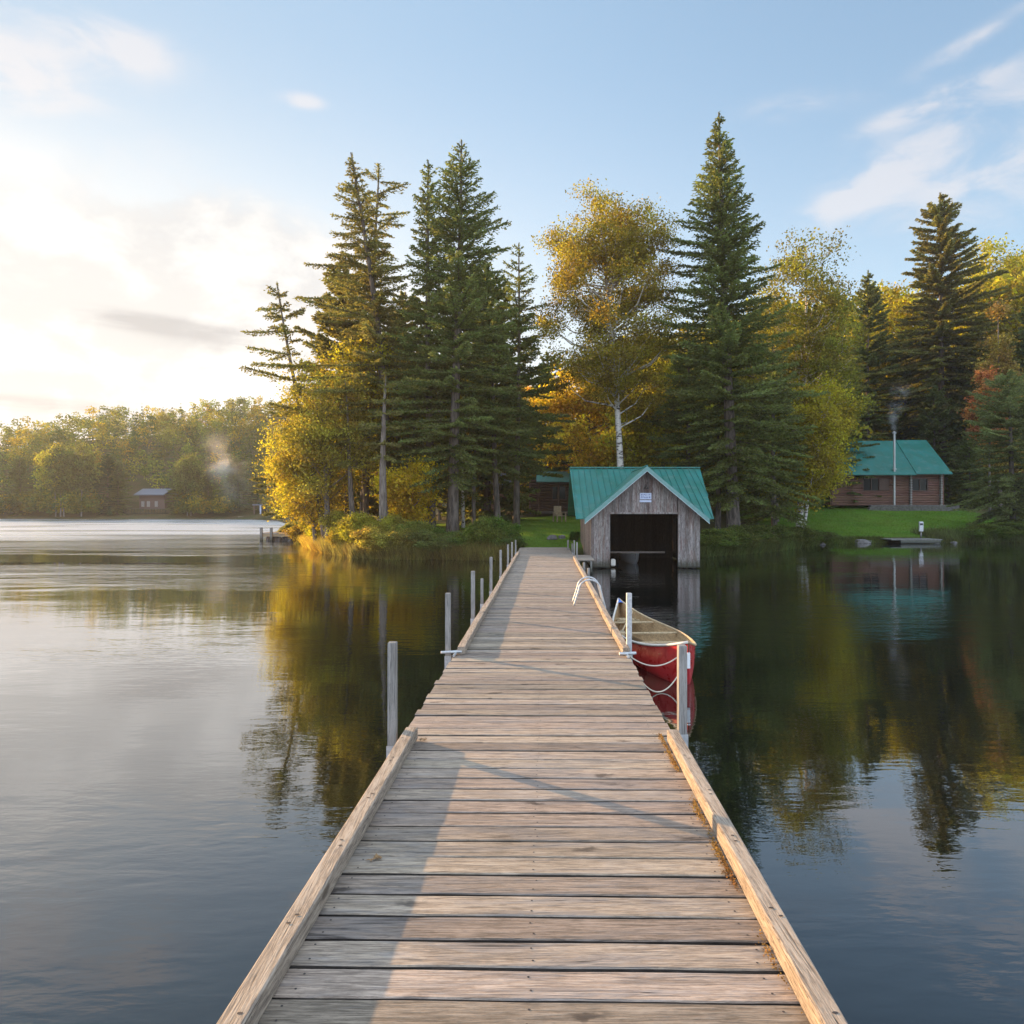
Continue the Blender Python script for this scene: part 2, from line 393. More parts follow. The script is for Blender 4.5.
def water_mat():
    m, t, out = new_mat('lake_water')
    oc = t.coord('Object')
    a = t.noise(t.mapping(oc, scale=(.55, 1.5, 1), rot=(0,0,R(8))), 1.5, 3, .5, .35)
    b = t.noise(t.mapping(oc, scale=(.9, 2.8, 1), rot=(0,0,R(-10))), 3.4, 3, .5, .3)
    c = t.noise(t.mapping(oc, scale=(1.2, 2.4, 1)), 9, 2, .5)
    big = t.noise(t.mapping(oc, scale=(.022, .075, 1), rot=(0,0,R(12)), loc=(.3,.75,0)), 1.6, 3, .5)
    calm = t.ramp(big, .45, .62, .24, 1.9)
    h = t.math('ADD', t.math('MULTIPLY', a, .60), t.math('MULTIPLY', b, .26))
    h = t.math('ADD', h, t.math('MULTIPLY', c, .05))
    sp_ = t.node('ShaderNodeSeparateXYZ'); t.put(sp_.inputs[0], oc)
    openw = t.math('MULTIPLY', t.math('MULTIPLY', t.ramp(sp_.outputs[1], 24, 62, 0, 2.7), t.ramp(big, .36, .56, .75, 1.1)), t.ramp(sp_.outputs[0], -8, -18))
    mid = t.math('MULTIPLY', t.math('MULTIPLY', t.ramp(sp_.outputs[1], 9, 17), t.ramp(sp_.outputs[0], -8, -16)), t.ramp(big, .40, .55, .25, 1.3))
    calm = t.math('ADD', calm, t.math('ADD', openw, mid))
    w2 = t.noise(t.mapping(oc, scale=(.42, 1.25, 1), rot=(0,0,R(4))), 1.1, 3, .55, .3)
    h = t.math('MULTIPLY', h, calm)
    w3 = t.noise(t.mapping(oc, scale=(.15, .52, 1), rot=(0,0,R(-5))), 1.0, 4, .6, .5)
    h = t.math('ADD', h, t.math('MULTIPLY', t.math('ADD', t.math('MULTIPLY', w2, 1.3), t.math('MULTIPLY', w3, 3.2)), mid))
    rg = t.math('ADD', .012, t.math('ADD', t.math('MULTIPLY', openw, .105), t.math('MULTIPLY', mid, .012)))
    swell = t.noise(t.mapping(oc, scale=(.30, .7, 1)), 1.0, 2, .5)
    h = t.math('ADD', h, t.math('MULTIPLY', swell, .35))
    nrm = t.bump(h, 1.0, .016)
    lw = t.node('ShaderNodeLayerWeight'); lw.inputs['Blend'].default_value = .5; t.put(lw.inputs['Normal'], nrm)
    fac = t.math('ADD', t.math('MULTIPLY', t.math('POWER', lw.outputs['Facing'], 2.8), .95), .03, clamp=True)
    gl_ = t.node('ShaderNodeBsdfGlossy'); t.put(gl_.inputs['Roughness'], rg); t.put(gl_.inputs['Normal'], nrm); gl_.inputs['Color'].default_value = (.97,.98,1,1)
    df = t.node('ShaderNodeBsdfDiffuse'); df.inputs['Color'].default_value = (.003,.005,.004,1)
    mx = t.node('ShaderNodeMixShader'); t.put(mx.inputs[0], fac); t.l.new(df.outputs[0], mx.inputs[1]); t.l.new(gl_.outputs[0], mx.inputs[2]); t.l.new(mx.outputs[0], out.inputs[0])
    return m
M['water'] = water_mat()

# ------------------------------------------------------------------ terrain and water
SHORE = [(-420,150), (-260,128), (-150,120), (-100,119), (-62,118.5), (-45,116), (-35,104), (-27,84), (-19.5,62), (-15.2,50), (-13.9,45), (-12.2,40.5), (-10.6,36), (-8.6,32.2),
         (-6.8,29.6), (-4.8,28.4), (-3.2,28.6), (-1.7,28.2), (-.4,28.0), (1.4,28.1), (2.6,28.8), (4.5,30.0), (6.5,30.2), (8.3,29.9), (10.4,31.4), (12.6,33.6), (15.2,36.6), (17.2,39.2), (19.5,41.0), (24.8,41.9), (30.4,41.8), (37,41.4), (44,42.5), (60,45), (95,52), (200,70), (420,90)]
SP = np.array(SHORE, float)
def shore_dist(P):
    "signed distance, positive on land; P (n,2)"
    P = np.atleast_2d(P).astype(float)
    best = np.full(len(P), 1e9); 
    for i in range(len(SP)-1):
        a, b = SP[i], SP[i+1]; ab = b-a
        t = np.clip(((P-a)@ab)/(ab@ab), 0, 1); q = a+t[:, None]*ab
        best = np.minimum(best, np.hypot(*(P-q).T))
    poly = np.vstack([SP, [(3000, 90), (3000, -3000), (-3000, -3000), (-3000, 150)]])
    inside = np.zeros(len(P), bool); n = len(poly); j = n-1
    for i in range(n):
        xi, yi = poly[i]; xj, yj = poly[j]
        c = ((yi > P[:,1]) != (yj > P[:,1])) & (P[:,0] < (xj-xi)*(P[:,1]-yi)/(yj-yi+1e-12)+xi)
        inside ^= c; j = i
    return np.where(inside, -best, best)
def sstep(x, a, b):
    t = np.clip((x-a)/(b-a), 0, 1); return t*t*(3-2*t)
def bumps(X, Y):
    return .5*np.sin(X*.9+1.3*np.sin(Y*.53))*np.cos(Y*.77+.6*np.sin(X*.41))+.5*np.sin(X*.31+Y*.22)
def ground(X, Y):
    X = np.atleast_1d(np.asarray(X, float)); Y = np.atleast_1d(np.asarray(Y, float))
    d = shore_dist(np.stack([X, Y], 1))
    slope = .068+.052*sstep(X, 14, 24)
    h = np.where(d < 0, np.maximum(d*.45, -1.6), .38*sstep(d, -.1, 1.1)+slope*np.clip(d-1, 0, 19)+.02*np.clip(d-20, 0, 60))
    leftm = sstep(-X, 28, 62)
    cap = 18.5-np.clip(-80-X, 0, 200)*.14+1.6*np.sin(X*.06)+1.0*np.sin(X*.17+1)
    hl = np.minimum(.34*np.clip(d-4, 0, 200), cap)
    h = h+leftm*np.where(d > 0, hl, 0)
    rightm = sstep(X, -10, 22)*sstep(Y, 60, 85)
    h = h+rightm*np.clip(Y-62, 0, 110)*.14
    h = h+np.where(d > .5, .07*bumps(X, Y), 0)
    return h
def gz(x, y): return float(ground(x, y)[0])
def at(px, Z): return (px-512)*Z/F
def zt(py, Z): return CAMZ+(HOR-py)*Z/F

def axis_vals(segs):
    out = []
    for a, b, st in segs: out += list(np.arange(a, b, st))
    return np.array(out+[segs[-1][1]])
gx = axis_vals([(-600,-250,25), (-250,-40,4), (-40,-18,1.5), (-18,34,.5), (34,60,1.5), (60,140,5), (140,600,30)])
gy = axis_vals([(26,46,.4), (46,72,.8), (72,112,3), (112,130,1.2), (130,230,5), (230,700,30)])
GX, GY = np.meshgrid(gx, gy); gZ = ground(GX.ravel(), GY.ravel())
nx, ny = len(gx), len(gy)
ii = (np.arange(ny-1)[:, None]*nx+np.arange(nx-1)[None]).ravel()
gfaces = np.stack([ii, ii+1, ii+nx+1, ii+nx], 1)
g_o = link_mesh('ground', np.stack([GX.ravel(), GY.ravel(), gZ], 1), gfaces, M['ground'], None, True)
tag(g_o, kind='structure')
dd = shore_dist(np.stack([GX.ravel(), GY.ravel()], 1))
def lawn_mask(X, Y, d):
    A = sstep(X, 16.5, 19)*(1-sstep(Y, 58, 62))*(1-sstep(X, 33, 37))
    B = sstep(X, -1.2, .2)*(1-sstep(X, 6.5, 9))*(1-sstep(Y, 48, 52))
    C = sstep(X, -9, -6)*(1-sstep(X, -1, 1))*sstep(Y, 38, 40)*(1-sstep(Y, 46, 49))
    return np.clip(np.maximum(np.maximum(A, B), C), 0, 1)*sstep(d, .5, 1.3)
at_ = g_o.data.attributes.new('lawn', 'FLOAT', 'POINT'); at_.data.foreach_set('value', lawn_mask(GX.ravel(), GY.ravel(), dd).astype(np.float32))

wv = [(-3000,-2000,0),(3000,-2000,0),(3000,3000,0),(-3000,3000,0)]
tag(link_mesh('water', wv, [(0,1,2,3)], M['water']), kind='structure')

# ------------------------------------------------------------------ foliage builders
def rng_unit(r, n):
    v = r.normal(size=(n, 3)); return v/np.linalg.norm(v, axis=1, keepdims=True)
def rhombs(C, A, B):
    n = len(C)
    V = np.empty((n, 4, 3)); V[:,0] = C-A; V[:,1] = C-B; V[:,2] = C+A; V[:,3] = C+B
    return V.reshape(-1, 3), np.arange(4*n).reshape(-1, 4)
def norm(v): return v/np.maximum(np.linalg.norm(v, axis=-1, keepdims=True), 1e-9)

def spruce_data(H, Rad, z0, seed, whorl=.36, nb=6, up=.5, droop=.25, sparse=0., power=.8, sprig=.15, side=0., jag=.35):
    r = np.random.default_rng(seed); Cs = []; As = []; Bs = []; tb = MB()
    z = z0
    while z < H*.985:
        t = (z-z0)/(H-z0)
        env = Rad*1.12*(1-t)**power*min(1, .55+2.2*t)+.05
        wj = 1+r.uniform(-jag, jag)*.5*min(1, (1-t)*2.2)
        a0 = r.uniform(0, 2*PI)
        for k in range(nb if t < .93 else 4):
            if r.random() < sparse: continue
            az = a0+2*PI*k/nb+r.normal()*.25
            if r.random() < .06: continue
            L = env*wj*(1+.20*math.sin(az*1.0+seed+t*5)+.12*math.sin(2*az+t*11+seed))*r.uniform(1-jag, 1.1)*(1+side*math.cos(az))
            pitch = (-.18+(up+.22)*t**.8)+r.normal()*.07
            d = np.array([math.cos(az), math.sin(az), 0.]); sd_ = np.array([-math.sin(az), math.cos(az), 0.])
            def P(s): 
                q = s/L
                return np.outer(s, d)+np.outer(s*math.tan(pitch)-droop*L*(q**1.5)*(1-t)*.8+.22*droop*L*q**4, [0,0,1])+np.array([0,0,z])
            ss = np.linspace(0, L*.96, 5); tb.tube([tuple(p) for p in P(ss)], [.012+.010*L*(1-i/4.3) for i in range(5)], 3, False)
            s = np.arange(min(.12, L*.3)+r.uniform(0,.06), L, .085)
            if len(s) == 0: continue
            for sg in (-1, 1, 0):
                wl = (.05+.11*min(1, L)+.36*min(L, 1.6)**.75*np.sin(np.clip(s/L, 0, 1)*PI*.93+.12)**.8*(1-.35*s/L))*r.uniform(.55, 1.15, len(s))
                if sg == 0: wl = wl*.35
                m = np.maximum(2, (wl/.095).astype(int)+1); idx = np.repeat(np.arange(len(s)), m)
                off = np.concatenate([np.arange(q)+.5 for q in m])/np.repeat(m, m)
                ang = .80+r.normal(size=len(s))*.2
                td = np.cos(ang)[:, None]*d+sg*np.sin(ang)[:, None]*sd_+np.array([0,0,.06 if sg else .7])-np.array([0,0,.30])*((1-t)*.6 if sg else 0)
                td = norm(td)
                base = P(s)
                C = base[idx]+td[idx]*(off*wl[idx])[:, None]+r.normal(size=(len(idx), 3))*.022
                C[:, 2] -= .10*(off*wl[idx])**1.2
                A = norm(td[idx]+r.normal(size=(len(idx), 3))*.40)*(sprig*r.uniform(.6, 1.1, len(idx)))[:, None]*.62
                B = norm(np.cross(A, rng_unit(r, len(idx))))*(sprig*.24)
                Cs.append(C); As.append(A); Bs.append(B)
        z += whorl*1.12*r.uniform(.7, 1.3)*(1-.25*t)
    zs = np.arange(H-1.3, H, .022); n = len(zs)   # leader
    Cs.append(np.stack([r.normal(size=n)*.02, r.normal(size=n)*.02, zs], 1)); As.append(norm(r.normal(size=(n,3))+[0,0,1.3])*sprig*.6); Bs.append(norm(r.normal(size=(n,3)))*sprig*.2)
    return np.concatenate(Cs), np.concatenate(As), np.concatenate(Bs), tb

def trunk_tube(tb, H, r0, bend=0, seed=0, z1=None, seg=9):
    rr = random.Random(seed); z1 = z1 or H; n = 12; pts = []; rad = []
    ph = rr.uniform(0, 6); 
    for i in range(n+1):
        q = i/n; pts.append((bend*math.sin(q*PI)+.05*math.sin(ph+q*5), .05*math.cos(ph+q*4), -.4+(z1+.4)*q))
        rad.append(r0*(1-q*.93)**.85*(1+.35*math.exp(-q*22)))
    tb.tube(pts, rad, seg, True); return pts

def make_spruce(name, label, cat, loc, rot, H, Rad, z0, seed, col, r0=.2, bark='bark', group=None, bend=0, scale=None, **kw):
    root = thing(name, label, cat, loc, rot, group)
    C, A, B, tb = spruce_data(H, Rad, z0, seed, **kw)
    if bend: C[:, 0] += bend*np.sin(np.clip(C[:, 2]/H, 0, 1)*PI)
    for v in tb.v: v.x += bend*math.sin(min(1, max(0, v.z/H))*PI)
    trunk_tube(tb, H, r0, bend, seed)
    tb.build('trunk', M[bark], root, True)
    V, Fc = rhombs(C, A, B)
    c = link_mesh('crown', V, Fc, M['needle'], root); c.color = (*col, 1)
    if scale: root.scale = scale
    return root

def decid_data(H, Rad, z0, seed, ncl=34, nsub=14, nleaf=110, leaf=.075, csize=.30, sub=.42, shape='oval', mind=1.1, tbase=None, lean=0, openness=.1):
    r = np.random.default_rng(seed); tb = MB(); L = []
    zc = (z0+H)/2; hz = (H-z0)/2
    k = 0; cents = []; tries = 0
    while len(cents) < ncl and tries < 4000:
        tries += 1
        q = r.uniform(-1, 1, 3)
        if shape == 'oval': rr_ = math.sqrt(q[0]**2+q[1]**2+abs(q[2])**2.4)
        elif shape == 'cone':
            e = max(.12, (1-q[2])/2*1.15); rr_ = math.hypot(q[0], q[1])/e
        else:
            rr_ = max(math.hypot(q[0], q[1]), abs(q[2])*.9)
        if rr_ > 1 or rr_ < openness: continue
        p = np.array([q[0]*Rad*.86, q[1]*Rad*.86, zc+q[2]*hz*.93])
        if any(np.linalg.norm((p-c)/np.array([1,1,1.1])) < csz*mind for c, csz in cents): continue
        cents.append((p, sub*r.uniform(1.4, 2.4)*(1 if Rad > 1.5 else .6)))
    tz = tbase if tbase is not None else z0
    for p, cs in cents:
        hz0 = max(tz*.6, min(p[2]-.35*math.hypot(p[0], p[1])-.6, H*.86)); hz0 = max(hz0, .1)
        a = np.array([0, 0, hz0]); mid = (a+p)/2+np.array([p[0]*.12, p[1]*.12, -.1*abs(p[2]-hz0)])+r.normal(size=3)*.08
        d = np.linalg.norm(p-a); tb.tube([tuple(a), tuple(mid), tuple(p)], [.018+.012*d, .012+.007*d, .008], 5, False)
        for _ in range(nsub):
            v = rng_unit(r, 1)[0]*cs*r.uniform(.35, 1.1); v[2] *= .72; sc_ = p+v
            if r.random() < .5: tb.tube([tuple(p*.7+mid*.3), tuple(sc_)], [.010, .004], 3, False)
            n = int(nleaf*r.uniform(.4, 1.2)); c = sc_+r.normal(size=(n, 3))*[csize, csize, csize*.7]
            L.append(c)
    C = np.concatenate(L); n = len(C)
    A = rng_unit(r, n)*(leaf*r.uniform(.6, 1.2, n))[:, None]; B = norm(np.cross(A, rng_unit(r, n)))*(np.linalg.norm(A, axis=1)*.62)[:, None]
    return C, A, B, tb
def make_decid(name, label, cat, loc, rot, H, Rad, z0, seed, col, r0=.15, bark='bark_grey', group=None, bend=0, part='trunk', scale=None, **kw):
    root = thing(name, label, cat, loc, rot, group)
    C, A, B, tb = decid_data(H, Rad, z0, seed, **kw)
    if bend:
        C[:, 0] += bend*np.sin(np.clip(C[:, 2]/H, 0, 1)*PI)
        for v in tb.v: v.x += bend*math.sin(min(1, max(0, v.z/H))*PI)
    if part == 'trunk': trunk_tube(tb, H, r0, bend, seed, H*.93)
    tb.build(part, M[bark], root, True)
    V, Fc = rhombs(C, A, B); c = link_mesh('crown', V, Fc, M['leaf'], root); c.color = (*col, 1)
    if scale: root.scale = scale
    return root
def place(pxb, Z, pxt, pyt, sink=.15):
    "base point, height and tilt of a tree from its base column, distance and top pixel"
    x = at(pxb, Z); z = gz(x, Z)-sink; H = zt(pyt, Z)-z; xt = at(pxt, Z)
    return (x, Z, z), (0, math.atan2(xt-x, H), 0), math.hypot(H, xt-x)

# colours of the foliage
C_SPRUCE = (.135,.155,.045); C_SPRUCE_O = (.165,.155,.045); C_DARK = (.125,.145,.045); C_GOLD = (.36,.28,.05); C_YG = (.30,.27,.04)
C_GREEN = (.12,.16,.035); C_ORANGE = (.55,.27,.04); C_RED = (.34,.15,.06); C_OLIVE = (.18,.19,.04)

# ------------------------------------------------------------------ dock
YAW = .0486
def D(u, y, z): return Vector((u-.036+YAW*y, y, z))
def Dv(v): return D(v[0], v[1], v[2])
DZ = .5
dock = thing('dock', 'long weathered plank dock running from the foreground to the lawn', 'dock', (0, 0, 0))
rd = random.Random(5)
mb = MB(); nails = MB(); y = -2.0; k = 0; edge_faces = []
while y < 28.6:
    wdt = .1465+rd.uniform(-.004, .004); uL = -1.02+rd.uniform(-.014, .014); uR = .975+rd.uniform(-.014, .014); dz = rd.uniform(-.003, .003); tl = rd.uniform(-.003, .003); sk = rd.uniform(-.003, .003)
    n = 14 if y < 9 else 5; cc = .005
    prof = [(0+cc, -.038), (0, -.038+cc), (0, -cc), (cc, 0), (wdt-cc, 0), (wdt, -cc), (wdt, -.038+cc), (wdt-cc, -.038)]
    b = len(mb.v); cup = rd.uniform(-.001, .0025); ph1, ph2 = rd.uniform(0, 6), rd.uniform(0, 6)
    for i in range(n+1):
        q = i/n; u = uL+(uR-uL)*q; ja = .0016*math.sin(ph1+q*19)+rd.uniform(-.0008, .0008); jb = .0016*math.sin(ph2+q*15)+rd.uniform(-.0008, .0008)
        for (py, pz) in prof:
            e = ja if py < wdt/2 else jb
            mb.v.append(D(u, y+py+e-(.0135+sk)*u, DZ+pz+dz+tl*u))
    for i in range(n):
        for j in range(8):
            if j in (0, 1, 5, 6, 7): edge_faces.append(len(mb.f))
            mb.f.append([b+i*8+j, b+(i+1)*8+j, b+(i+1)*8+(j+1) % 8, b+i*8+(j+1) % 8])
    mb.f.append([b+j for j in range(8)]); mb.f.append([b+n*8+j for j in range(8)][::-1])
    if y < 10:
        for u in (-.9+.05, -.02, .83):
            for py in (.038, .113):
                c = D(u+rd.uniform(-.012, .012), y+py-.0135*u+rd.uniform(-.006,.006), DZ+dz+tl*u); bb = len(nails.v)
                for a in range(7): nails.v.append(c+Vector((.0048*math.cos(a*2*PI/7), .0048*math.sin(a*2*PI/7), .0012)))
                nails.f.append([bb+a for a in range(7)])
    y += .1635; k += 1
nf = len(mb.f); mb.add(nails.v, nails.f); do_ = mb.build('deck', M['deck'], dock); do_.data.materials.append(M['nail'])
for p_ in do_.data.polygons[nf:]: p_.material_index = 1
do_.data.materials.append(M['deck_gap_shade'])
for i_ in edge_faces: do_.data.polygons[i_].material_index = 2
for u in (-.95, -.02, .90):
    m_ = MB(); m_.box(u-.03, u+.03, -2, 28.4, DZ-.24, DZ-.045, Dv); m_.build('stringer', M['stringer'], dock)
def curb(u0, u1, ya, yb, seed, h=.088):
    r_ = random.Random(seed); m_ = MB(); n = max(4, int((yb-ya)/.35)); b = len(m_.v); c = .007
    wy = [(u0+c, 0), (u1-c, 0), (u1, c), (u1, h-c), (u1-c, h), (u0+c, h), (u0, h-c), (u0, c)]
    off = r_.uniform(-.004, .004)
    for i in range(n+1):
        yy = ya+(yb-ya)*i/n; dx = r_.uniform(-.002, .002)+.004*math.sin(i*.4+seed); dzz = r_.uniform(-.0015, .0015)
        for (a, z) in wy: m_.v.append(D(a+dx+off, yy, DZ+.004+z+dzz))
    for i in range(n):
        for j in range(8): m_.f.append([b+i*8+j, b+i*8+(j+1) % 8, b+(i+1)*8+(j+1) % 8, b+(i+1)*8+j])
    m_.f.append([b+j for j in range(8)][::-1]); m_.f.append([b+n*8+j for j in range(8)])
    cu = m_.build('curb', M['curb'], dock); nb_ = MB(); q = ya+.25
    while q < min(yb, 9)-.1 and ya < 6:
        for e in (0, .055):
            cc_ = D((u0+u1)/2+off+r_.uniform(-.018, .018), q+e, DZ+.004+h); bb = len(nb_.v)
            nb_.v += [cc_+Vector((.010*math.cos(a*PI/4), .006*math.sin(a*PI/4), .0018)) for a in range(8)]; nb_.f.append([bb+a for a in range(8)])
        q += r_.uniform(.42, .7)
    if nb_.f:
        cu.data.materials.append(M['nail']); bm = bmesh.new(); bm.from_mesh(cu.data)
        for f_ in nb_.f:
            bf = bm.faces.new([bm.verts.new(nb_.v[i]) for i in f_]); bf.material_index = 1
        bm.to_mesh(cu.data); bm.free()
    return cu
for i, (ya, yb) in enumerate(((-1.5, 5.09), (8.0, 14.7), (14.78, 24.8))): curb(-.985, -.898, ya, yb, i+1)
for i, (ya, yb) in enumerate(((-1.5, 5.04), (7.95, 12.35), (12.43, 22.5))): curb(.905, .985, ya, yb, i+7)
def dock_post(u, y, ztop, wd=.062, mat='post', zbot=-1.2, bracket=True, square=True):
    m_ = MB()
    if square: m_.cbox(-wd/2, wd/2, -wd/2, wd/2, zbot, ztop, .005, lambda q: D(u, y, 0)+q)
    else: m_.tube([D(u, y, zbot), D(u, y, ztop)], wd/2, 12)
    p = m_.build('post', M[mat], dock)
    if bracket:
        b = MB(); s = 1 if u < 0 else -1; e = wd/2+.006
        b.box(-e, e, -e-.006, -e+.004, DZ-.2, DZ-.02, lambda q: D(u, y, 0)+q)
        b.box(-e, e, e-.004, e+.006, DZ-.2, DZ-.02, lambda q: D(u, y, 0)+q)
        b.box(min(-s*e, s*.12), max(-s*e, s*.12), -.01, .01, DZ-.14, DZ-.09, lambda q: D(u, y, 0)+q+Vector((0, 0, .0)))
        b.build('bracket', M['galv'], p)
    return p
for (px, y, top, wd) in ((392.5, 5.05, 642, .062), (448, 8.05, 593, .060), (473, 10.7, 571, .060), (482, 12.3, 578.5, .05), (491, 14.1, 557, .058), (500.7, 17.2, 550, .056), (508, 20.5, 544.5, .056), (512, 22.9, 542, .055), (515.7, 25.8, 540, .055)):
    dock_post(at(px, y)+.036-YAW*y, y, zt(top, y), wd)
for (px, y, top, wd) in ((682, 5.3, 645, .062), (629, 8.15, 593, .058)):
    dock_post(at(px, y)+.036-YAW*y, y, zt(top, y), wd, 'post' if y < 6 else 'galv')
for (px, y, top) in ((568, 27.2, 540), (572.3, 25.8, 543.5), (576.8, 22.3, 559), (584, 18.4, 562.5), (588.5, 16.8, 568)):
    dock_post(at(px, y)+.036-YAW*y, y, zt(top, y), .055)
m_ = MB(); y = 8.05; m_.tube([D(-1.16, y-.09, DZ+.035), D(-.93, y-.04, DZ+.035)], .016, 8); m_.tube([D(-1.0, y-.2, DZ+.02), D(-.99, y+.05, DZ+.02)], .014, 8); m_.build('cleat', M['galv'], dock)
m_ = MB(); m_.tube([D(.86, 7.86, DZ+.04), D(1.05, 7.9, DZ+.04)], .018, 8); m_.tube([D(.95, 7.78, DZ+.02), D(.95, 7.98, DZ+.02)], .016, 8); m_.build('cleat', M['galv'], dock)
# swim ladder with two hooped rails
lad = MB()
def hoop(y):
    pts = []
    for q in np.linspace(0, 1, 7): pts.append(D(.50+.09*q, y, DZ+.02+.28*q))
    for a in np.linspace(0, PI, 11)[1:]: pts.append(D(.77-.18*math.cos(a), y, DZ+.30+.16*math.sin(a)))
    pts += [D(1.03, y, DZ), D(1.03, y, -.6)]
    return pts
m_ = MB()
for y in (11.75, 12.2): m_.tube(hoop(y), .016, 10)
lo = m_.build('ladder', M['galv'], dock, True)
for z in (.22, -.05, -.32):
    m_ = MB(); m_.box(1.0, 1.06, 11.75, 12.2, z-.012, z+.012, Dv); m_.build('rung', M['alu'], lo)
# leaf litter and moss against the right curb
r = np.random.default_rng(11); n = 4200
yy = r.uniform(2.0, 5.2, n); prob = np.sin(yy*4.1)+np.sin(yy*9.7+1)+r.normal(size=n)*.5; yy = yy[prob > .25]; n = len(yy)
uu = .898-np.abs(r.normal(size=n))*.016-.006
C = np.stack([uu-.036+YAW*yy, yy, DZ+.004+np.abs(r.normal(size=n))*.006], 1)
A = rng_unit(r, n)*[1,1,.5]*.006; B = norm(np.cross(A, rng_unit(r, n)))*.004
V, Fc = rhombs(C, A, B); o = link_mesh('leaf_litter', V, Fc, M['blade']); o.color = (.24,.155,.06,1)
tag(o, 'thin broken line of brown moss and leaf litter along the right curb', 'leaf litter', kind='stuff')
# fallen leaves on the boards
leafmat = simple('dry_leaf', (.24,.14,.06), .8, 0, .4, 40)
for i, (u, y) in enumerate(((-.86, 5.05), (-.79, 3.35))):
    m_ = MB(); rr = random.Random(i+3); c = D(u, y, DZ+.012)
    for q in range(7):
        a = rr.uniform(0, 6.28); l = rr.uniform(.015, .03); dx, dy = math.cos(a)*l, math.sin(a)*l; nx_, ny_ = -dy*.4, dx*.4; ox, oy = rr.uniform(-.03,.03), rr.uniform(-.02,.02)
        m_.add([c+Vector((ox-dx, oy-dy, 0)), c+Vector((ox+nx_, oy+ny_, .006)), c+Vector((ox+dx, oy+dy, rr.uniform(0,.012))), c+Vector((ox-nx_, oy-ny_, .004))], [(0,1,2,3)])
    tag(m_.build('dry_leaf', leafmat), ['curled brown leaves at the far end of the near left curb', 'pale crumpled leaves against the near left curb'][i], 'leaf')

# ------------------------------------------------------------------ boathouse
bh = thing('boathouse', 'weathered grey board boathouse with green metal roof standing in the water', 'boathouse', (0, 0, 0))
UL, UR, Y0, Y1 = 1.62, 5.45, 24.6, 32.2; UP, ZP = 3.53, 3.56; SG = .843; OL, OR_, OT = 2.284, 4.673, 1.92
rb = random.Random(8)
def boards_front(y, z0=.03):
    m_ = MB(); u = UL
    while u < UR-.01:
        wd = min(rb.uniform(.10, .15), UR-u); e = u+wd-.006; dp = rb.uniform(0, .012)
        zt1 = ZP-SG*abs(u-UP)-.05; zt2 = ZP-SG*abs(e-UP)-.05
        segs = [(u, e, zt1, zt2)] if not (u < UP < e) else [(u, UP-.001, zt1, ZP-.05), (UP+.001, e, ZP-.05, zt2)]
        for (a, b_, za, zb) in segs:
            lo_ = z0+rb.uniform(-.02, .03); mid = (a+b_)/2
            if OL < mid < OR_: lo_ = OT+.02
            elif a < OL < b_: b_ = OL
            elif a < OR_ < b_: a = OR_
            m_.prism([(a, y-dp, lo_), (b_, y-dp, lo_), (b_, y-dp, zb), (a, y-dp, za)], (0, .025, 0), Dv)
        u += wd
    return m_
boards_front(Y0).build('front_wall', M['boards'], bh)
def zroof(y): return 1.78+.4588*min(y-24.25, 32.75-y)
def side(u, th, mat):
    m_ = MB(); y = Y0+.03
    while y < Y1-.01:
        wd = min(rb.uniform(.12, .2), Y1-y); dp = rb.uniform(0, .01); e = y+wd-.006
        m_.prism([(u+dp, y, .05), (u+dp, e, .05), (u+dp, e, zroof(e)-.09), (u+dp, y, zroof(y)-.09)], (th, 0, 0), Dv); y += wd
    return m_.build('side_wall', M[mat], bh)
side(UL, .03, 'boards_side'); side(UR-.04, .03, 'boards')
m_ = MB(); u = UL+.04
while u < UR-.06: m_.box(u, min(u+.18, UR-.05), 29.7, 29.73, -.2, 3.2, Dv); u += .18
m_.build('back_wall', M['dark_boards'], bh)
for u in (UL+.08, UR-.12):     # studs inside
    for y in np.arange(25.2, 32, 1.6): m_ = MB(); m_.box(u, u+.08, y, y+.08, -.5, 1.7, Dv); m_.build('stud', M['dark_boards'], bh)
m_ = MB(); m_.box(OL-.05, OL, Y0-.035, Y0-.015, .02, OT+.06, Dv); m_.box(OR_, OR_+.05, Y0-.035, Y0-.015, .02, OT+.06, Dv); m_.box(OL, OR_, Y0-.035, Y0-.015, OT, OT+.06, Dv)
m_.build('door_frame', M['boards'], bh)
# roofs
RT = .035
def roof_piece(poly, th=RT): 
    m_.prism([(a, b, c) for a, b, c in poly], (0, 0, -th), Dv)
m_ = MB(); YE, YR, ZE, ZR = 24.25, 28.5, 1.78, 3.73; SM = (ZR-ZE)/(YR-YE)
gl = UP-2.16; gr = UP+2.16
def vz(u): return ZP-SG*abs(u-UP)
def vy(u): return YE+(vz(u)-ZE)/SM
uvl = UP-(ZP-ZE)/SG; uvr = UP+(ZP-ZE)/SG; yv = YE+(ZP-ZE)/SM
roof_piece([(1.07, YE, ZE), (uvl, YE, ZE), (UP, yv, ZP), (UP, YR, ZR), (1.0, YR, ZR)])
roof_piece([(uvr, YE, ZE), (5.85, YE, ZE), (6.30, YR, ZR), (UP, YR, ZR), (UP, yv, ZP)])
roof_piece([(1.0, YR, ZR), (6.30, YR, ZR), (5.9, 32.75, ZE), (1.05, 32.75, ZE)])
u = 1.10
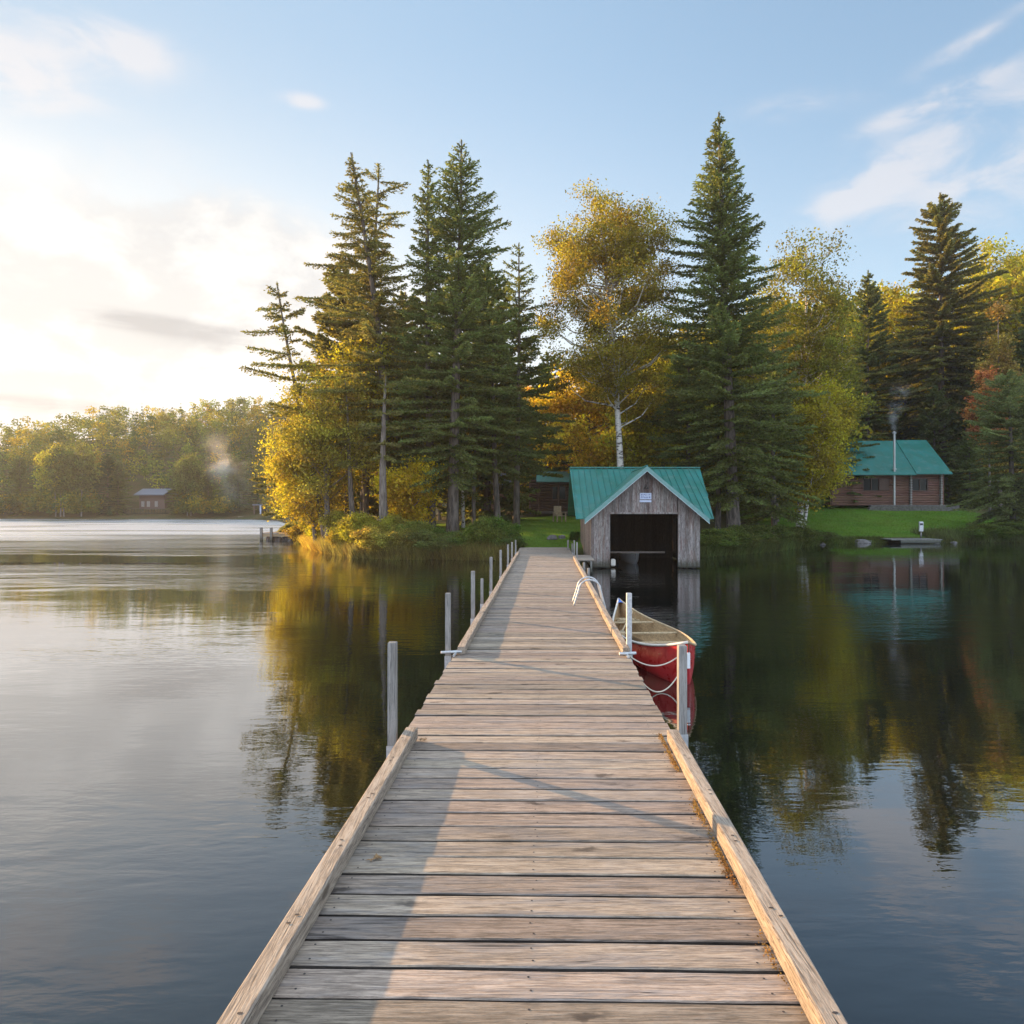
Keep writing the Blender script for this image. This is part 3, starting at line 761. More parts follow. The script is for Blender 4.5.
while u < 6.1:
    ys = YE if (u < uvl or u > uvr) else vy(u); ys = max(ys, YE)
    k0 = 0.0 if u < 5.8 else (u-5.85)/.45
    ys = max(ys, YE+k0*(YR-YE)); zs = ZE+(ys-YE)*SM
    if ys < YR-.1: m_.hexa([Dv(p) for p in ((u, ys, zs+.002), (u+.03, ys, zs+.002), (u+.03, YR, ZR+.002), (u, YR, ZR+.002), (u+.006, ys, zs+.04), (u+.024, ys, zs+.04), (u+.024, YR, ZR+.04), (u+.006, YR, ZR+.04))])
    u += .235
m_.build('main_roof', M['roof'], bh)
m_ = MB(); YG = 24.2
for (ua, yb_) in ((gl, YE), (gr, YE)):
    za = vz(ua); uv = uvl if ua < UP else uvr
    poly = [(ua, YG, za), (UP, YG, ZP), (UP, yv, ZP), (uv, YE+.02, ZE), (ua, YE+.4, za)]
    m_.prism([(a, b, c+.012) for a, b, c in poly], (0, 0, -RT), Dv)
for q in np.arange(.0, 2.1, .3):
    pass
m_.build('gable_roof', M['roof'], bh)
m_ = MB()
m_.tube([D(UP, YG-.02, ZP+.03), D(UP, yv, ZP+.03)], .035, 6)
m_.box(1.0, 6.30, YR-.07, YR+.07, ZR+.012, ZR+.06, Dv)
m_.build('ridge_cap', M['roof'], bh)
for ua in (gl, gr):
    m_ = MB(); za = vz(ua); m_.prism([(ua, YG-.03, za-.14), (UP, YG-.03, ZP-.14), (UP, YG-.03, ZP+.02), (ua, YG-.03, za+.02)], (0, .028, 0), Dv)
    m_.build('fascia', M['fascia'], bh)
m_ = MB()
for ua in (gl, gr):
    za = vz(ua); s = -.10 if ua < UP else .10
    m_.prism([(ua, YG-.055, za-.165), (UP, YG-.055, ZP-.165), (UP, YG-.055, ZP-.140), (ua, YG-.055, za-.140)], (0, .022, 0), Dv)
m_.build('trim_edge', M['trim'], bh)
# sign, lamp, beam, fender
sg = MB(); sx = at(645.5, Y0)+.036-YAW*Y0; pm = F/Y0
sg.box(sx-.20, sx+.20, Y0-.045, Y0-.02, zt(499.3, Y0), zt(493, Y0), Dv); sg_o = sg.build('sign', M['sign_white'], bh)
mk = MB(); zc = zt(496, Y0); rr = random.Random(2)
for row, (zz, hh) in enumerate(((zc+.045, .05), (zc-.045, .06))):
    u = sx-.16
    while u < sx+.15:
        wd = rr.uniform(.018, .035); mk.box(u, u+.009, Y0-.050, Y0-.046, zz-hh/2, zz+hh/2, Dv); mk.box(u+.009, u+wd, Y0-.050, Y0-.046, zz-hh/2+rr.choice((0, hh*.4)), zz-hh/2+hh*rr.choice((.55, .8, .25))+.008, Dv); u += wd+.02
mk.build('lettering', M['sign_blue'], sg_o)
s2 = MB(); s2.box(sx-.21, sx+.20, Y0-.045, Y0-.02, zt(502.2, Y0), zt(500.1, Y0), Dv); s2.build('sign', M['sign_white'], bh)
m_ = MB(); m_.tube([D(sx, Y0, 2.95), D(sx, Y0-.12, 2.93), D(sx, Y0-.16, 2.86)], .018, 6); m_.tube([D(sx, Y0-.16, 2.9), D(sx, Y0-.16, 2.80)], [.03, .09], 10); m_.build('lamp', M['black'], bh)
m_ = MB(); m_.box(UL+.1, 4.35, 25.4, 25.46, .49, .55, Dv); m_.build('beam', M['stringer'], bh)
m_ = MB(); m_.cbox(2.36, 2.52, 25.0, 25.25, .05, .30, .03, Dv); m_.build('fender', M['cream'], bh)
# side platform
pf = thing('side_platform', 'small plank platform between the dock and the left wall of the boathouse', 'platform')
m_ = MB(); y = 22.6
while y < 24.9: m_.box(1.0, 1.60, y, y+.135, .42, .46, Dv); y += .145
m_.build('deck', M['deck'], pf)
for (u, y) in ((1.1, 22.65), (1.5, 22.65)):
    m_ = MB(); m_.box(u-.03, u+.03, y-.03, y+.03, -.8, .42, Dv); m_.build('leg', M['post'], pf)
for (u, y) in ((1.04, 24.9), (1.08, 23.6)):
    m_ = MB(); m_.box(u-.025, u+.025, y-.025, y+.025, .46, .98, Dv); m_.build('post', M['post'], pf)

# ------------------------------------------------------------------ boats
def hull_rings(L, B, depth, n, wfun, sheer, keel, inset=0., m=15):
    rings = []
    for i in range(n+1):
        t = i/n; w_ = max(.008, B*wfun(t)-inset); s = sheer(t); k_ = keel(t)+inset*1.2
        ring = []
        for j in range(m):
            a = PI*j/(m-1); cx_ = math.cos(a); sn = math.sin(a)
            ring.append(Vector((math.copysign(abs(cx_)**.62, cx_)*w_, L*t, s-(s-k_)*sn**.8)))
        rings.append(ring)
    return rings
def loft(rings, flip=False):
    v = [p for r_ in rings for p in r_]; m = len(rings[0]); f = []
    for i in range(len(rings)-1):
        for j in range(m-1):
            q = [i*m+j, i*m+j+1, (i+1)*m+j+1, (i+1)*m+j]; f.append(q[::-1] if flip else q)
    return v, f
def canoe_w(t): 
    return (math.sin(PI*min(1, max(0, t))**.86))**.95 if 0 < t < 1 else 0.
x0, y0c, x1, y1c = 2.13, 8.45, 1.89, 12.4
CL = math.hypot(x1-x0, y1c-y0c)
canoe = thing('canoe', 'red canoe with wooden gunwales moored against the right side of the dock', 'canoe', (x0, y0c, 0), (0, 0, math.atan2(-(x1-x0), y1c-y0c)))
sheer = lambda t: .33+.22*abs(2*t-1)**3.2
def keel(t): 
    e = abs(2*t-1); return -.10 if e < .88 else -.10+.50*((e-.88)/.12)**1.6
wf = canoe_w
rg = hull_rings(CL, .47, .4, 40, wf, sheer, keel)
v, f = loft(rg); link_mesh('hull', v, f, M['red'], canoe, True)
rg2 = hull_rings(CL*.985, .47, .4, 40, wf, lambda t: sheer(t)-.004, lambda t: keel(t)+.02, .014)
for r_ in rg2:
    for p in r_: p.y += CL*.0075
v, f = loft(rg2, True); link_mesh('inner_hull', v, f, M['canoe_inner'], canoe, True)
for s in (0, -1):
    m_ = MB(); m_.tube([r_[s]+Vector((0, 0, .006)) for r_ in rg], .017, 8); m_.build('gunwale', M['canoe_wood'] if s == 0 else M['cream'], canoe, True)
def beamw(t): return .47*wf(t)
for t, wd in ((.30, .035), (.50, .03), (.72, .03)):
    m_ = MB(); w_ = beamw(t)-.012; m_.cbox(-w_, w_, CL*t-wd, CL*t+wd, sheer(t)-.035, sheer(t)-.012, .004); m_.build('thwart', M['canoe_wood'], canoe)
for t, wd in ((.14, .09), (.83, .11)):
    m_ = MB(); w_ = beamw(t)-.03
    for q in (-wd, wd-.03): m_.cbox(-w_, w_, CL*t+q, CL*t+q+.03, sheer(t)-.10, sheer(t)-.078, .004)
    for k in range(9): m_.box(-w_*.62+k*w_*.14, -w_*.62+k*w_*.14+.02, CL*t-wd+.03, CL*t+wd-.03, sheer(t)-.095, sheer(t)-.088)
    m_.build('seat', M['canoe_wood'], canoe)
def plate(ta, tb_, mat):
    n = 8; vs = []; fs = []
    for i in range(n+1):
        t = ta+(tb_-ta)*i/n; w_ = max(.004, beamw(t)); vs += [(-w_, CL*t, sheer(t)+.012), (0, CL*t, sheer(t)+.03), (w_, CL*t, sheer(t)+.012)]
    for i in range(n): fs += [(3*i, 3*i+1, 3*i+4, 3*i+3), (3*i+1, 3*i+2, 3*i+5, 3*i+4)]
    link_mesh('deck_plate', vs, fs, mat, canoe)
plate(0.0, .035, M['canoe_wood']); plate(.955, 1.0, M['blue'])
for t in np.arange(.1, .92, .045):
    w_ = beamw(t)*.72; zk = keel(t)+.055
    m_ = MB(); m_.box(-w_*.7, w_*.7, CL*t-.015, CL*t+.015, zk, zk+.012); m_.build('rib', M['canoe_wood'], canoe)
m_ = MB(); m_.cbox(-.018, .018, -.012, .02, .24, .43, .002); m_.build('sticker', M['white'], canoe)
# paddle on the seat
pd = thing('paddle', 'wooden paddle lying inside the far half of the canoe', 'paddle', (x0-.30*.1, y0c, 0))
m_ = MB(); a_ = Vector((1.72, 10.9, .26)); b_ = Vector((2.02, 11.75, .43)); m_.tube([a_, b_], .014, 8); m_.build('shaft', M['canoe_wood'], None)
sh_ = COL.objects['shaft']; sh_.parent = pd; sh_.matrix_parent_inverse = Matrix.Translation((-pd.location.x, -pd.location.y, 0))
m_ = MB(); dv = (b_-a_).normalized(); sx_ = dv.cross(Vector((0,0,1))).normalized()
prof = [(0, .015), (.08, .06), (.25, .08), (.40, .07), (.46, .03)]
vs = []; 
for q, h_ in prof: c = a_-dv*q; vs += [c-sx_*h_, c+sx_*h_, c+sx_*h_+Vector((0,0,.012)), c-sx_*h_+Vector((0,0,.012))]
fs = []
for i in range(len(prof)-1):
    for j in range(4): fs.append((4*i+j, 4*i+(j+1) % 4, 4*i+4+(j+1) % 4, 4*i+4+j))
fs += [(0,1,2,3), (16,17,18,19)]
bl = link_mesh('blade', vs, fs, M['lumber'], pd); bl.matrix_parent_inverse = sh_.matrix_parent_inverse
# mooring lines
def rope(name, a, b, sag, label, rad=.008):
    a, b = Vector(a), Vector(b); pts = []
    for i in range(25):
        t = i/24; p = a.lerp(b, t); p.z -= sag*4*t*(1-t); pts.append(p)
    m_ = MB(); m_.tube(pts, rad, 6); o = m_.build(name, M['rope'], None, True); return tag(o, label, 'rope')
pr = D(.985, 8.1, DZ-.0)
ce = Vector((2.15, 8.58, .50))
rope('mooring_rope', pr+Vector((.0, -.05, -.02)), (at(681, 8.62), 8.62, zt(652, 8.75)), .13, 'upper mooring rope, shallow loop from the dock post to the near end of the canoe')
rope('mooring_rope', pr+Vector((-.01, -.07, -.03)), (at(681, 8.4), 8.4, zt(668, 8.5)), .33, 'lower mooring rope, deep loop hanging below the other to the canoe bow')
# small boat inside the boathouse
rbx = 3.38+YAW*26
rowb = thing('rowboat', 'small pale rowboat moored in the dark inside of the boathouse', 'boat', (rbx, 26.3, 0))
rowb.scale = (.42, .7, .72)
rw = lambda t: (math.sin(PI*(.04+.60*t))**.8) if t > 0 else 0.
rgs = hull_rings(3.6, .62, .4, 20, lambda t: min(1, t*3.4+.01)**.7 if t < .98 else .95, lambda t: .42+.18*(1-t)**2.5, lambda t: -.08+.35*max(0, (.12-t)/.12)**1.5)
v, f = loft(rgs); link_mesh('hull', v, f, M['galv'], rowb, True)
v, f = loft([[p+Vector((0, .02, .02)) for p in r_] for r_ in hull_rings(3.55, .60, .4, 20, lambda t: min(1, t*3.4+.01)**.7 if t < .98 else .95, lambda t: .41+.18*(1-t)**2.5, lambda t: -.06+.35*max(0, (.12-t)/.12)**1.5)], True); link_mesh('inner_hull', v, f, M['brown'], rowb, True)
for s in (0, -1):
    m_ = MB(); m_.tube([r_[s] for r_ in rgs], .02, 6); m_.build('gunwale', M['cream'], rowb)
m_ = MB(); m_.box(-.52, .52, 1.4, 1.62, .30, .33); m_.build('seat', M['lumber'], rowb)

# ------------------------------------------------------------------ log cabins
def log_wall(m_, x0, x1, y, z0, z1, holes=(), r=.105, axis='x'):
    z = z0+r
    while z < z1:
        segs = [(x0, x1)]
        for (ha, hb, za, zb) in holes:
            if za-r*.4 < z < zb+r*.4:
                ns = []
                for a, b in segs:
                    if hb <= a or ha >= b: ns.append((a, b))
                    else:
                        if ha > a: ns.append((a, ha))
                        if hb < b: ns.append((hb, b))
                segs = ns
        for a, b in segs:
            P_ = (lambda s: (s, y, z)) if axis == 'x' else (lambda s: (y, s, z))
            m_.tube([P_(a), P_(b)], r*1.04, 10)
        z += r*1.86
def cabin_window(par, xa, xb, y, za, zb, bars=1, fm='brown'):
    m_ = MB(); e = .05
    m_.box(xa-e, xb+e, y-.14, y-.09, zb, zb+e); m_.box(xa-e, xb+e, y-.14, y-.09, za-e, za); m_.box(xa-e, xa, y-.14, y-.09, za, zb); m_.box(xb, xb+e, y-.14, y-.09, za, zb)
    for i in range(bars): q = xa+(xb-xa)*(i+1)/(bars+1); m_.box(q-.025, q+.025, y-.135, y-.095, za, zb)
    fo = m_.build('window', M[fm], par)
    m_ = MB(); m_.box(xa, xb, y-.06, y-.04, za, zb); m_.build('pane', M['glass'], fo)
# right cabin
c_loc = (0, 0, 0)
cab = thing('log_cabin', 'red-brown log cabin with green roof and tall stovepipe beyond the right lawn', 'cabin')
XL, XR, YC, YB = 25.6, 34.3, 56.0, 63.0; Zb, Ze = 2.22, 4.78
hol = [(28.08, 29.28, 3.45, 4.36), (31.95, 33.15, 3.45, 4.36)]
m_ = MB(); log_wall(m_, XL-.2, XR+.2, YC, Zb, Ze, hol); log_wall(m_, YC-.2, YB, XR, Zb+.09, Ze, (), .105, 'y'); log_wall(m_, YC-.2, YB, XL, Zb+.09, Ze, (), .105, 'y'); log_wall(m_, XL, XR, YB, Zb, Ze)
m_.build('wall', M['log'], cab)
m_ = MB(); m_.prism([(XR, YC, Ze-.1), (XR, YB, Ze-.1), (XR, 59.5, 7.55)], (-.1, 0, 0)); m_.build('gable', M['brown'], cab); m_ = MB(); m_.prism([(XL, YC, Ze-.1), (XL, YB, Ze-.1), (XL, 59.5, 7.55)], (.1, 0, 0)); m_.build('gable', M['brown'], cab)
for xx in (31.78, 34.2):
    z = Zb+.1; m_ = MB()
    while z < Ze-.1: m_.tube([(xx, YC-.30, z), (xx, YC-.05, z)], .085, 10); z += .195
    m_.build('log_ends', M['post'], cab)
z = Zb+.2; m_ = MB()
while z < Ze-.1: m_.tube([(34.62, YC+.25, z), (34.3, YC+.25, z)], .075, 8); z += .195
m_.build('log_ends', M['post'], cab)
for (a, b, za, zb) in hol: cabin_window(cab, a, b, YC, za, zb, 1, 'brown')
m_ = MB(); m_.box(29.36, 30.1, YC-.15, YC-.1, 3.45, 4.4); m_.build('shutter', M['brown'], cab)
m_ = MB()
def slope(x0, x1, xr0, xr1, dz=0):
    m_.prism([(x0, 55.2, 4.70+dz), (x1, 55.2, 4.70+dz), (xr1, 59.5, 7.74+dz), (xr0, 59.5, 7.74+dz)], (0, 0, -.07))
    m_.prism([(xr0, 59.502, 7.74+dz), (xr1, 59.502, 7.74+dz), (x1, 63.8, 4.70+dz), (x0, 63.8, 4.70+dz)], (0, 0, -.07))
slope(25.0, 31.9, 25.0, 32.6, .0); slope(31.905, 34.75, 32.605, 35.2, .07)
m_.build('roof', M['roof'], cab)
m_ = MB(); m_.tube([(30.35, YC-.42, 2.1), (30.35, YC-.42, 7.95)], .085, 14); m_.tube([(30.35, YC-.42, 7.95), (30.35, YC-.42, 8.0)], [.15, .15], 14); m_.tube([(30.35, YC-.42, 8.03), (30.35, YC-.42, 8.12)], [.17, .05], 14)
m_.tube([(30.35, YC-.42, 5.10), (30.35, YC-.42, 5.17)], .16, 14); m_.box(30.32, 30.38, YC-.42, YC-.05, 3.9, 3.96)
m_.build('stovepipe', M['alu'], cab, False)
m_ = MB(); rr = random.Random(4)
for row in range(3):
    x = 27.9+row*.08
    while x < 34.9:
        wd = rr.uniform(.25, .5); m_.cbox(x, min(x+wd-.015, 35), 54.75, 55.1, 1.78+row*.17, 1.93+row*.17+rr.uniform(0, .012), .02); x += wd
m_.build('foundation', M['stone'], cab)
# cabin in the centre behind the trees
cb2 = thing('log_cabin', 'dark log cabin with pale green roof in shade behind the dock end lawn', 'cabin')
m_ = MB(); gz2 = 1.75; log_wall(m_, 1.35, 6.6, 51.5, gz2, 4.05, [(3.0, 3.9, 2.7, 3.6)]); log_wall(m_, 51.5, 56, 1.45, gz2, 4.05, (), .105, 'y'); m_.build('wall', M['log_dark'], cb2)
cabin_window(cb2, 3.0, 3.9, 51.5, 2.7, 3.6)
m_ = MB(); m_.prism([(1.75, 50.2, 3.98), (7.0, 50.2, 3.98), (7.0, 53.8, 4.85), (1.9, 53.8, 4.85)], (0, 0, -.07)); m_.prism([(1.9, 53.802, 4.85), (7.0, 53.802, 4.85), (7.0, 57, 3.98), (1.9, 57, 3.98)], (0, 0, -.07)); m_.build('roof', M['roof_trim'], cb2)
for x in (1.95, 3.35, 6.4):
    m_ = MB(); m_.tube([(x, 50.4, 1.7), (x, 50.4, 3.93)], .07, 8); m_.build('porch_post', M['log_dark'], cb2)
m_ = MB(); m_.box(1.3, 6.8, 50.2, 51.35, 1.65, 1.82); m_.build('porch_floor', M['stringer'], cb2)
# second porch further left, catching the sun
cb3 = thing('garden_shed', 'small sunlit timber shed among the trunks left of the dark log cabin', 'shed')
m_ = MB(); log_wall(m_, -3.2, -.4, 57, 1.9, 3.9, [(-2.3, -1.4, 2.5, 3.4)]); m_.build('wall', M['log'], cb3); cabin_window(cb3, -2.3, -1.4, 57, 2.5, 3.4, 1, 'cream')
m_ = MB(); m_.prism([(-3.6, 56.4, 3.9), (0, 56.4, 3.9), (0, 59, 5.0), (-3.6, 59, 5.0)], (0, 0, -.08)); m_.build('roof', M['far_roof'], cb3)
# garden chair
ch = thing('garden_chair', 'pale wooden garden chair on the lawn in front of the dark cabin', 'chair', (at(559.5, 44), 44, gz(at(559.5, 44), 44)), (0, 0, R(25)))
m_ = MB(); m_.box(-.28, .28, -.26, .26, .36, .40); m_.build('seat', M['lumber'], ch)
m_ = MB()
for i in range(5): m_.box(-.27+i*.11, -.27+i*.11+.09, .24, .27, .38, 1.0)
m_.build('backrest', M['lumber'], ch)
for sx_ in (-.30, .30):
    m_ = MB(); m_.box(sx_-.05, sx_+.05, -.32, .28, .58, .61); m_.build('armrest', M['lumber'], ch)
    for sy in (-.25, .25): m_ = MB(); m_.box(sx_-.03, sx_+.03, sy-.03, sy+.03, 0, .58); m_.build('leg', M['lumber'], ch)

# far shore houses
fx, fy = at(152, 125), 125.0; fz = gz(fx, fy)
hc = thing('lake_house', 'small brown lake house with grey roof on the far left shore', 'house', (fx, fy, fz))
w_ = 2.3; hb = zt(513, fy)-fz; ht = zt(494, fy)-fz
m_ = MB(); m_.box(-w_, w_, 0, 3, min(hb, .4), ht); m_.build('wall', M['brown'], hc)
m_ = MB(); m_.prism([(-w_-.5, -.9, ht-.1), (w_+.3, -.9, ht-.1), (w_+.3, 1.8, ht+1.0), (-w_-.3, 1.8, ht+1.0)], (0, 0, -.15)); m_.prism([(-w_-.3, 1.802, ht+1.0), (w_+.3, 1.802, ht+1.0), (w_+.3, 4, ht), (-w_-.3, 4, ht)], (0, 0, -.15)); m_.build('roof', M['far_roof'], hc)
for xa in (-1.9, -.9, .5):
    m_ = MB(); m_.box(xa, xa+.55, -.05, -.01, hb+1.1, hb+2.1); m_.build('window', M['post'], hc)
m_ = MB(); m_.box(-w_-1.2, w_+1.6, -2.2, -.02, hb-.1, hb+.08); m_.box(-w_-1.2, w_+1.6, -2.2, -2.1, hb+.7, hb+.8)
for xa in np.arange(-w_-1.2, w_+1.6, .5): m_.box(xa, xa+.07, -2.2, -2.13, hb+.08, hb+.7)
for xa in (-w_-1, 0, w_+1.4): m_.box(xa, xa+.14, -2.15, -2.0, -1.0, hb)
m_.build('terrace', M['post'], hc)
bx = at(266, 121)
bs = thing('boat_shelter', 'low flat-roofed boat shelter with a pale blue post on the far shore', 'shelter', (bx, 120.5, 0))
zr = zt(504, 120.5)
m_ = MB(); m_.box(-2.2, 2.6, 0, 4, zr-.25, zr); m_.build('roof', M['far_roof'], bs)
m_ = MB(); m_.box(-2.1, 2.5, 2.8, 3, .3, zr-.25); m_.build('wall', M['stone'], bs)
for i, xa in enumerate((-2.0, -.9, 2.3)):
    m_ = MB(); m_.box(xa, xa+.22, 0, .22, -.5, zr-.25); m_.build('post', [M['brown'], M['sign_white'], M['brown']][i], bs)
m_ = MB(); m_.box(-6, 4, -1.2, .0, .25, .42); m_.build('landing', M['stringer'], bs)
for i, (px, cc, lab) in enumerate(((238, 'far_roof', 'pale blue boat pulled up beside the far boat shelter'), (252, 'cream', 'white boat lying in front of the far boat shelter'))):
    ro = thing('small_boat', lab, 'boat', (at(px, 118), 118.3, .1), (0, 0, R(75+i*18)), 'boats on the far shore'); ro.scale = (.7, .8, .6)
    v, f = loft(hull_rings(3.2, .65, .4, 12, lambda t: math.sin(PI*t)**.6 if 0 < t < 1 else 0, lambda t: .5, lambda t: 0)); link_mesh('hull', v, f, M[cc], ro, True)
    m_ = MB(); m_.box(-.55, .55, 1.3, 1.6, .42, .47); m_.build('seat', M['lumber'], ro)

# left pier
pz = 44.5; pier = thing('small_pier', 'small plank pier sticking out from the wooded point on the left', 'pier')
m_ = MB(); x = at(266, pz)
while x < at(312, pz): m_.box(x, x+.14, pz-.9, pz+.9, .48, .53); x += .15
m_.build('deck', M['deck'], pier)
for px, tp in ((266.5, 527), (276.3, 527), (298.5, 527.5)):
    m_ = MB(); m_.box(at(px, pz)-.07, at(px, pz)+.07, pz-1.0, pz-.86, -.6, zt(tp, pz)); m_.build('post', M['post'], pier)
m_ = MB(); m_.box(at(266, pz), at(303, pz), pz-.93, pz-.9, .30, .47); m_.build('fascia', M['lumber'], pier)
m_ = MB(); rr = random.Random(9)
for i in range(26):
    xx = at(269, pz)+rr.uniform(0, 2.6); m_.tube([(xx, pz-.6+rr.uniform(-.2,.9), -.1), (xx+rr.uniform(-.1,.1), pz-.5, .2)], [rr.uniform(.12,.22), rr.uniform(.08,.16)], 6)
m_.build('crib_stones', M['stone'], pier)

# right landing slab and marker
ls = thing('landing', 'low grey plank landing at the edge of the right lawn', 'landing')
m_ = MB(); x = at(884, 41.6)
while x < at(933, 41.6): m_.box(x, x+.14, 40.8, 42.3, .20, .26); x += .15
m_.build('deck', M['post'], ls)
m_ = MB(); m_.box(at(893, 41.6), at(932, 41.6), 40.75, 40.79, .02, .2); m_.build('fascia', M['post'], ls)
mp = thing('marker_post', 'short white marker post on the landing of the right lawn', 'marker', (at(921, 42.2), 42.2, .2))
m_ = MB(); m_.cbox(-.12, .12, -.05, .05, .46, 1.06, .02); m_.build('panel', M['galv'], mp)
m_ = MB(); m_.box(-.035, .035, -.03, .03, 0, .42); m_.build('post', M['post'], mp)
m_ = MB(); m_.box(-.09, .09, -.058, -.051, .84, .96); m_.build('marking', M['black'], mp)

# rocks
def rock(px, Z, s, label, col='stone', zo=0):
    x = at(px, Z); bm = bmesh.new(); bmesh.ops.create_icosphere(bm, subdivisions=3, radius=1)
    rr = random.Random(int(px)); ph = [rr.uniform(0, 6) for _ in range(6)]
    for v in bm.verts:
        d = v.co.copy(); q = 1+.16*math.sin(d.x*3+ph[0])*math.cos(d.y*3.5+ph[1])+.1*math.sin(d.z*5+ph[2])+.05*math.sin(d.x*11+ph[3])*math.sin(d.y*9+ph[4])
        v.co = Vector((d.x*s[0], d.y*s[1], d.z*s[2]))*q
    me = bpy.data.meshes.new('rock'); bm.to_mesh(me); bm.free(); me.materials.append(M[col]); me.polygons.foreach_set('use_smooth', [True]*len(me.polygons))
    o = bpy.data.objects.new('rock', me); COL.objects.link(o); o.location = (x, Z, max(0, gz(x, Z))+zo); tag(o, label, 'rock', 'shore rocks'); return o
rock(862, 41.4, (.5, .4, .17), 'largest grey rock at the waterline left of the right landing')
rock(869, 41.5, (.2, .18, .10), 'small rock touching the larger one left of the right landing')
rock(820, 39.6, (.25, .3, .12), 'rock at the foot of the white leaning birch')
rock(936, 41.8, (.2, .2, .09), 'rock just right of the landing')
rock(954, 41.8, (.16, .2, .08), 'low flat rock further right of the landing')
rock(420, 30.2, (.55, .45, .42), 'round grey boulder among the bushes on the left bank', zo=.1)
rock(440, 30.8, (.45, .4, .3), 'reddish boulder beside the trunk on the left bank', zo=.1)
rock(552, 33, (.26, .25, .15), 'low rock on the lawn beyond the end of the dock', zo=.05)
rock(562, 33.6, (.18, .2, .12), 'small rock on the lawn beside the boathouse wall', zo=.05)

# ------------------------------------------------------------------ trees of the point
def S(name, label, pxb, Z, pxt, pyt, radpx, z0, seed, col, r0=.2, **kw):
    loc, rot, H = place(pxb, Z, pxt, pyt)
    return make_spruce(name, label, 'tree', loc, rot, H, radpx*Z/F, z0, seed, col, r0, **kw)
def Dc(name, label, pxb, Z, pxt, pyt, radpx, z0, seed, col, r0=.15, **kw):
    loc, rot, H = place(pxb, Z, pxt, pyt)
    return make_decid(name, label, 'tree', loc, rot, H, radpx*Z/F, z0, seed, col, r0, **kw)
S('pine_tree', 'thin leaning pine, leftmost tall tree on the wooded point', 327, 34, 277, 283, 47, 4.6, 1, C_SPRUCE_O, .19, whorl=.62, nb=5, sparse=.25, power=.40, up=.30, droop=.12, jag=.6)
S('spruce_tree', 'tall ragged spruce left of the twin-topped group on the point', 386, 36, 352, 153, 76, 4.5, 2, C_SPRUCE_O, .30, whorl=.50, nb=6, sparse=.10, power=.78, up=.30, jag=.5, droop=.2, bend=.5, side=-.15)
S('spruce_tree', 'flat-topped spruce standing close behind the tall ragged one', 362, 38, 379, 168, 56, 6.0, 3, C_SPRUCE_O, .26, whorl=.6, nb=5, sparse=.2, power=.40, up=.35, jag=.6)
S('spruce_tree', 'slender pointed spruce between the ragged pair and the tallest left spruce', 430, 35, 428, 160, 54, 3.0, 4, C_SPRUCE, .24, whorl=.40, nb=6, power=.8, up=.55, jag=.35)
S('spruce_tree', 'tallest spruce of the left group, broad dark skirt beside the dock', 453, 33.5, 461, 140, 78, 2.8, 5, C_SPRUCE, .30, whorl=.42, nb=7, power=.75, up=.5, jag=.4)
S('spruce_tree', 'lower thin spruce between the tallest left spruce and the tall birch', 517, 40, 519, 243, 42, 4.0, 6, C_SPRUCE, .2, whorl=.45, nb=5, power=.7, up=.5, jag=.4, sparse=.1)
S('spruce_tree', 'bushy dark spruce filling the gap left of the dark cabin', 497, 37, 492, 320, 46, 3.6, 7, C_DARK, .2, whorl=.36, nb=7, power=.7)
S('spruce_tree', 'largest spruce rising behind the right side of the boathouse', 733, 35, 719, 112, 80, 2.6, 8, C_SPRUCE, .34, whorl=.42, nb=8, power=.78, up=.5, jag=.38, sprig=.16)
S('spruce_tree', 'dark young spruce directly behind the boathouse roof', 690, 38.5, 688, 330, 46, 1.6, 9, C_DARK, .18, whorl=.34, nb=7, power=.7)
S('spruce_tree', 'dark young spruce right of the largest spruce', 775, 38, 772, 345, 44, 1.6, 10, C_DARK, .18, whorl=.34, nb=7, power=.7)
S('spruce_tree', 'pointed dark spruce standing left of the cabin stovepipe', 868, 66, 868, 270, 42, 1.5, 11, C_DARK, .25, whorl=.6, nb=7, power=.75, sprig=.26)
S('spruce_tree', 'tall open spruce with bare lower trunk behind the right cabin', 943, 64, 940, 193, 72, 8.2, 12, C_SPRUCE_O, .36, whorl=.6, nb=8, power=.74, up=.32, jag=.34, sprig=.24)
S('spruce_tree', 'drooping grey-green spruce at the right edge of the lawn', 1012, 45, 1010, 372, 58, .9, 13, (.16,.175,.06), .22, whorl=.36, nb=8, power=.55, droop=.5, up=.35)
Dc('birch_tree', 'tall birch with white trunk and thin golden crown behind the boathouse', 621, 37.5, 598, 185, 78, 5.6, 21, (.24,.195,.035), .22, bark='birch', ncl=130, nsub=10, nleaf=84, leaf=.066, tbase=6, csize=.30, sub=.42, bend=.25, mind=.75)
Dc('maple_tree', 'glowing orange maple behind the left side of the boathouse', 590, 52, 588, 358, 56, 3.0, 22, (.50,.37,.06), .18, ncl=30, nsub=13, nleaf=80, leaf=.13, csize=.45, sub=.6)
Dc('birch_tree', 'broad yellow-green birch leaning over the bank left of the right cabin', 800, 43, 808, 232, 56, 1.6, 23, (.17,.16,.03), .2, bark='birch', ncl=120, nsub=9, nleaf=55, leaf=.085, csize=.32, sub=.5, mind=.8)
Dc('birch_tree', 'low yellow birch with leaning white trunk at the right shore corner', 803, 39.5, 826, 380, 30, 1.8, 24, (.30,.25,.035), .10, bark='birch', ncl=30, nsub=12, nleaf=75, leaf=.085, csize=.30)
Dc('aspen_tree', 'yellow-green tree behind the dock side of the largest spruce', 655, 44, 652, 330, 46, 2.0, 25, C_YG, .18, ncl=34, nsub=13, nleaf=80, leaf=.11, csize=.4)
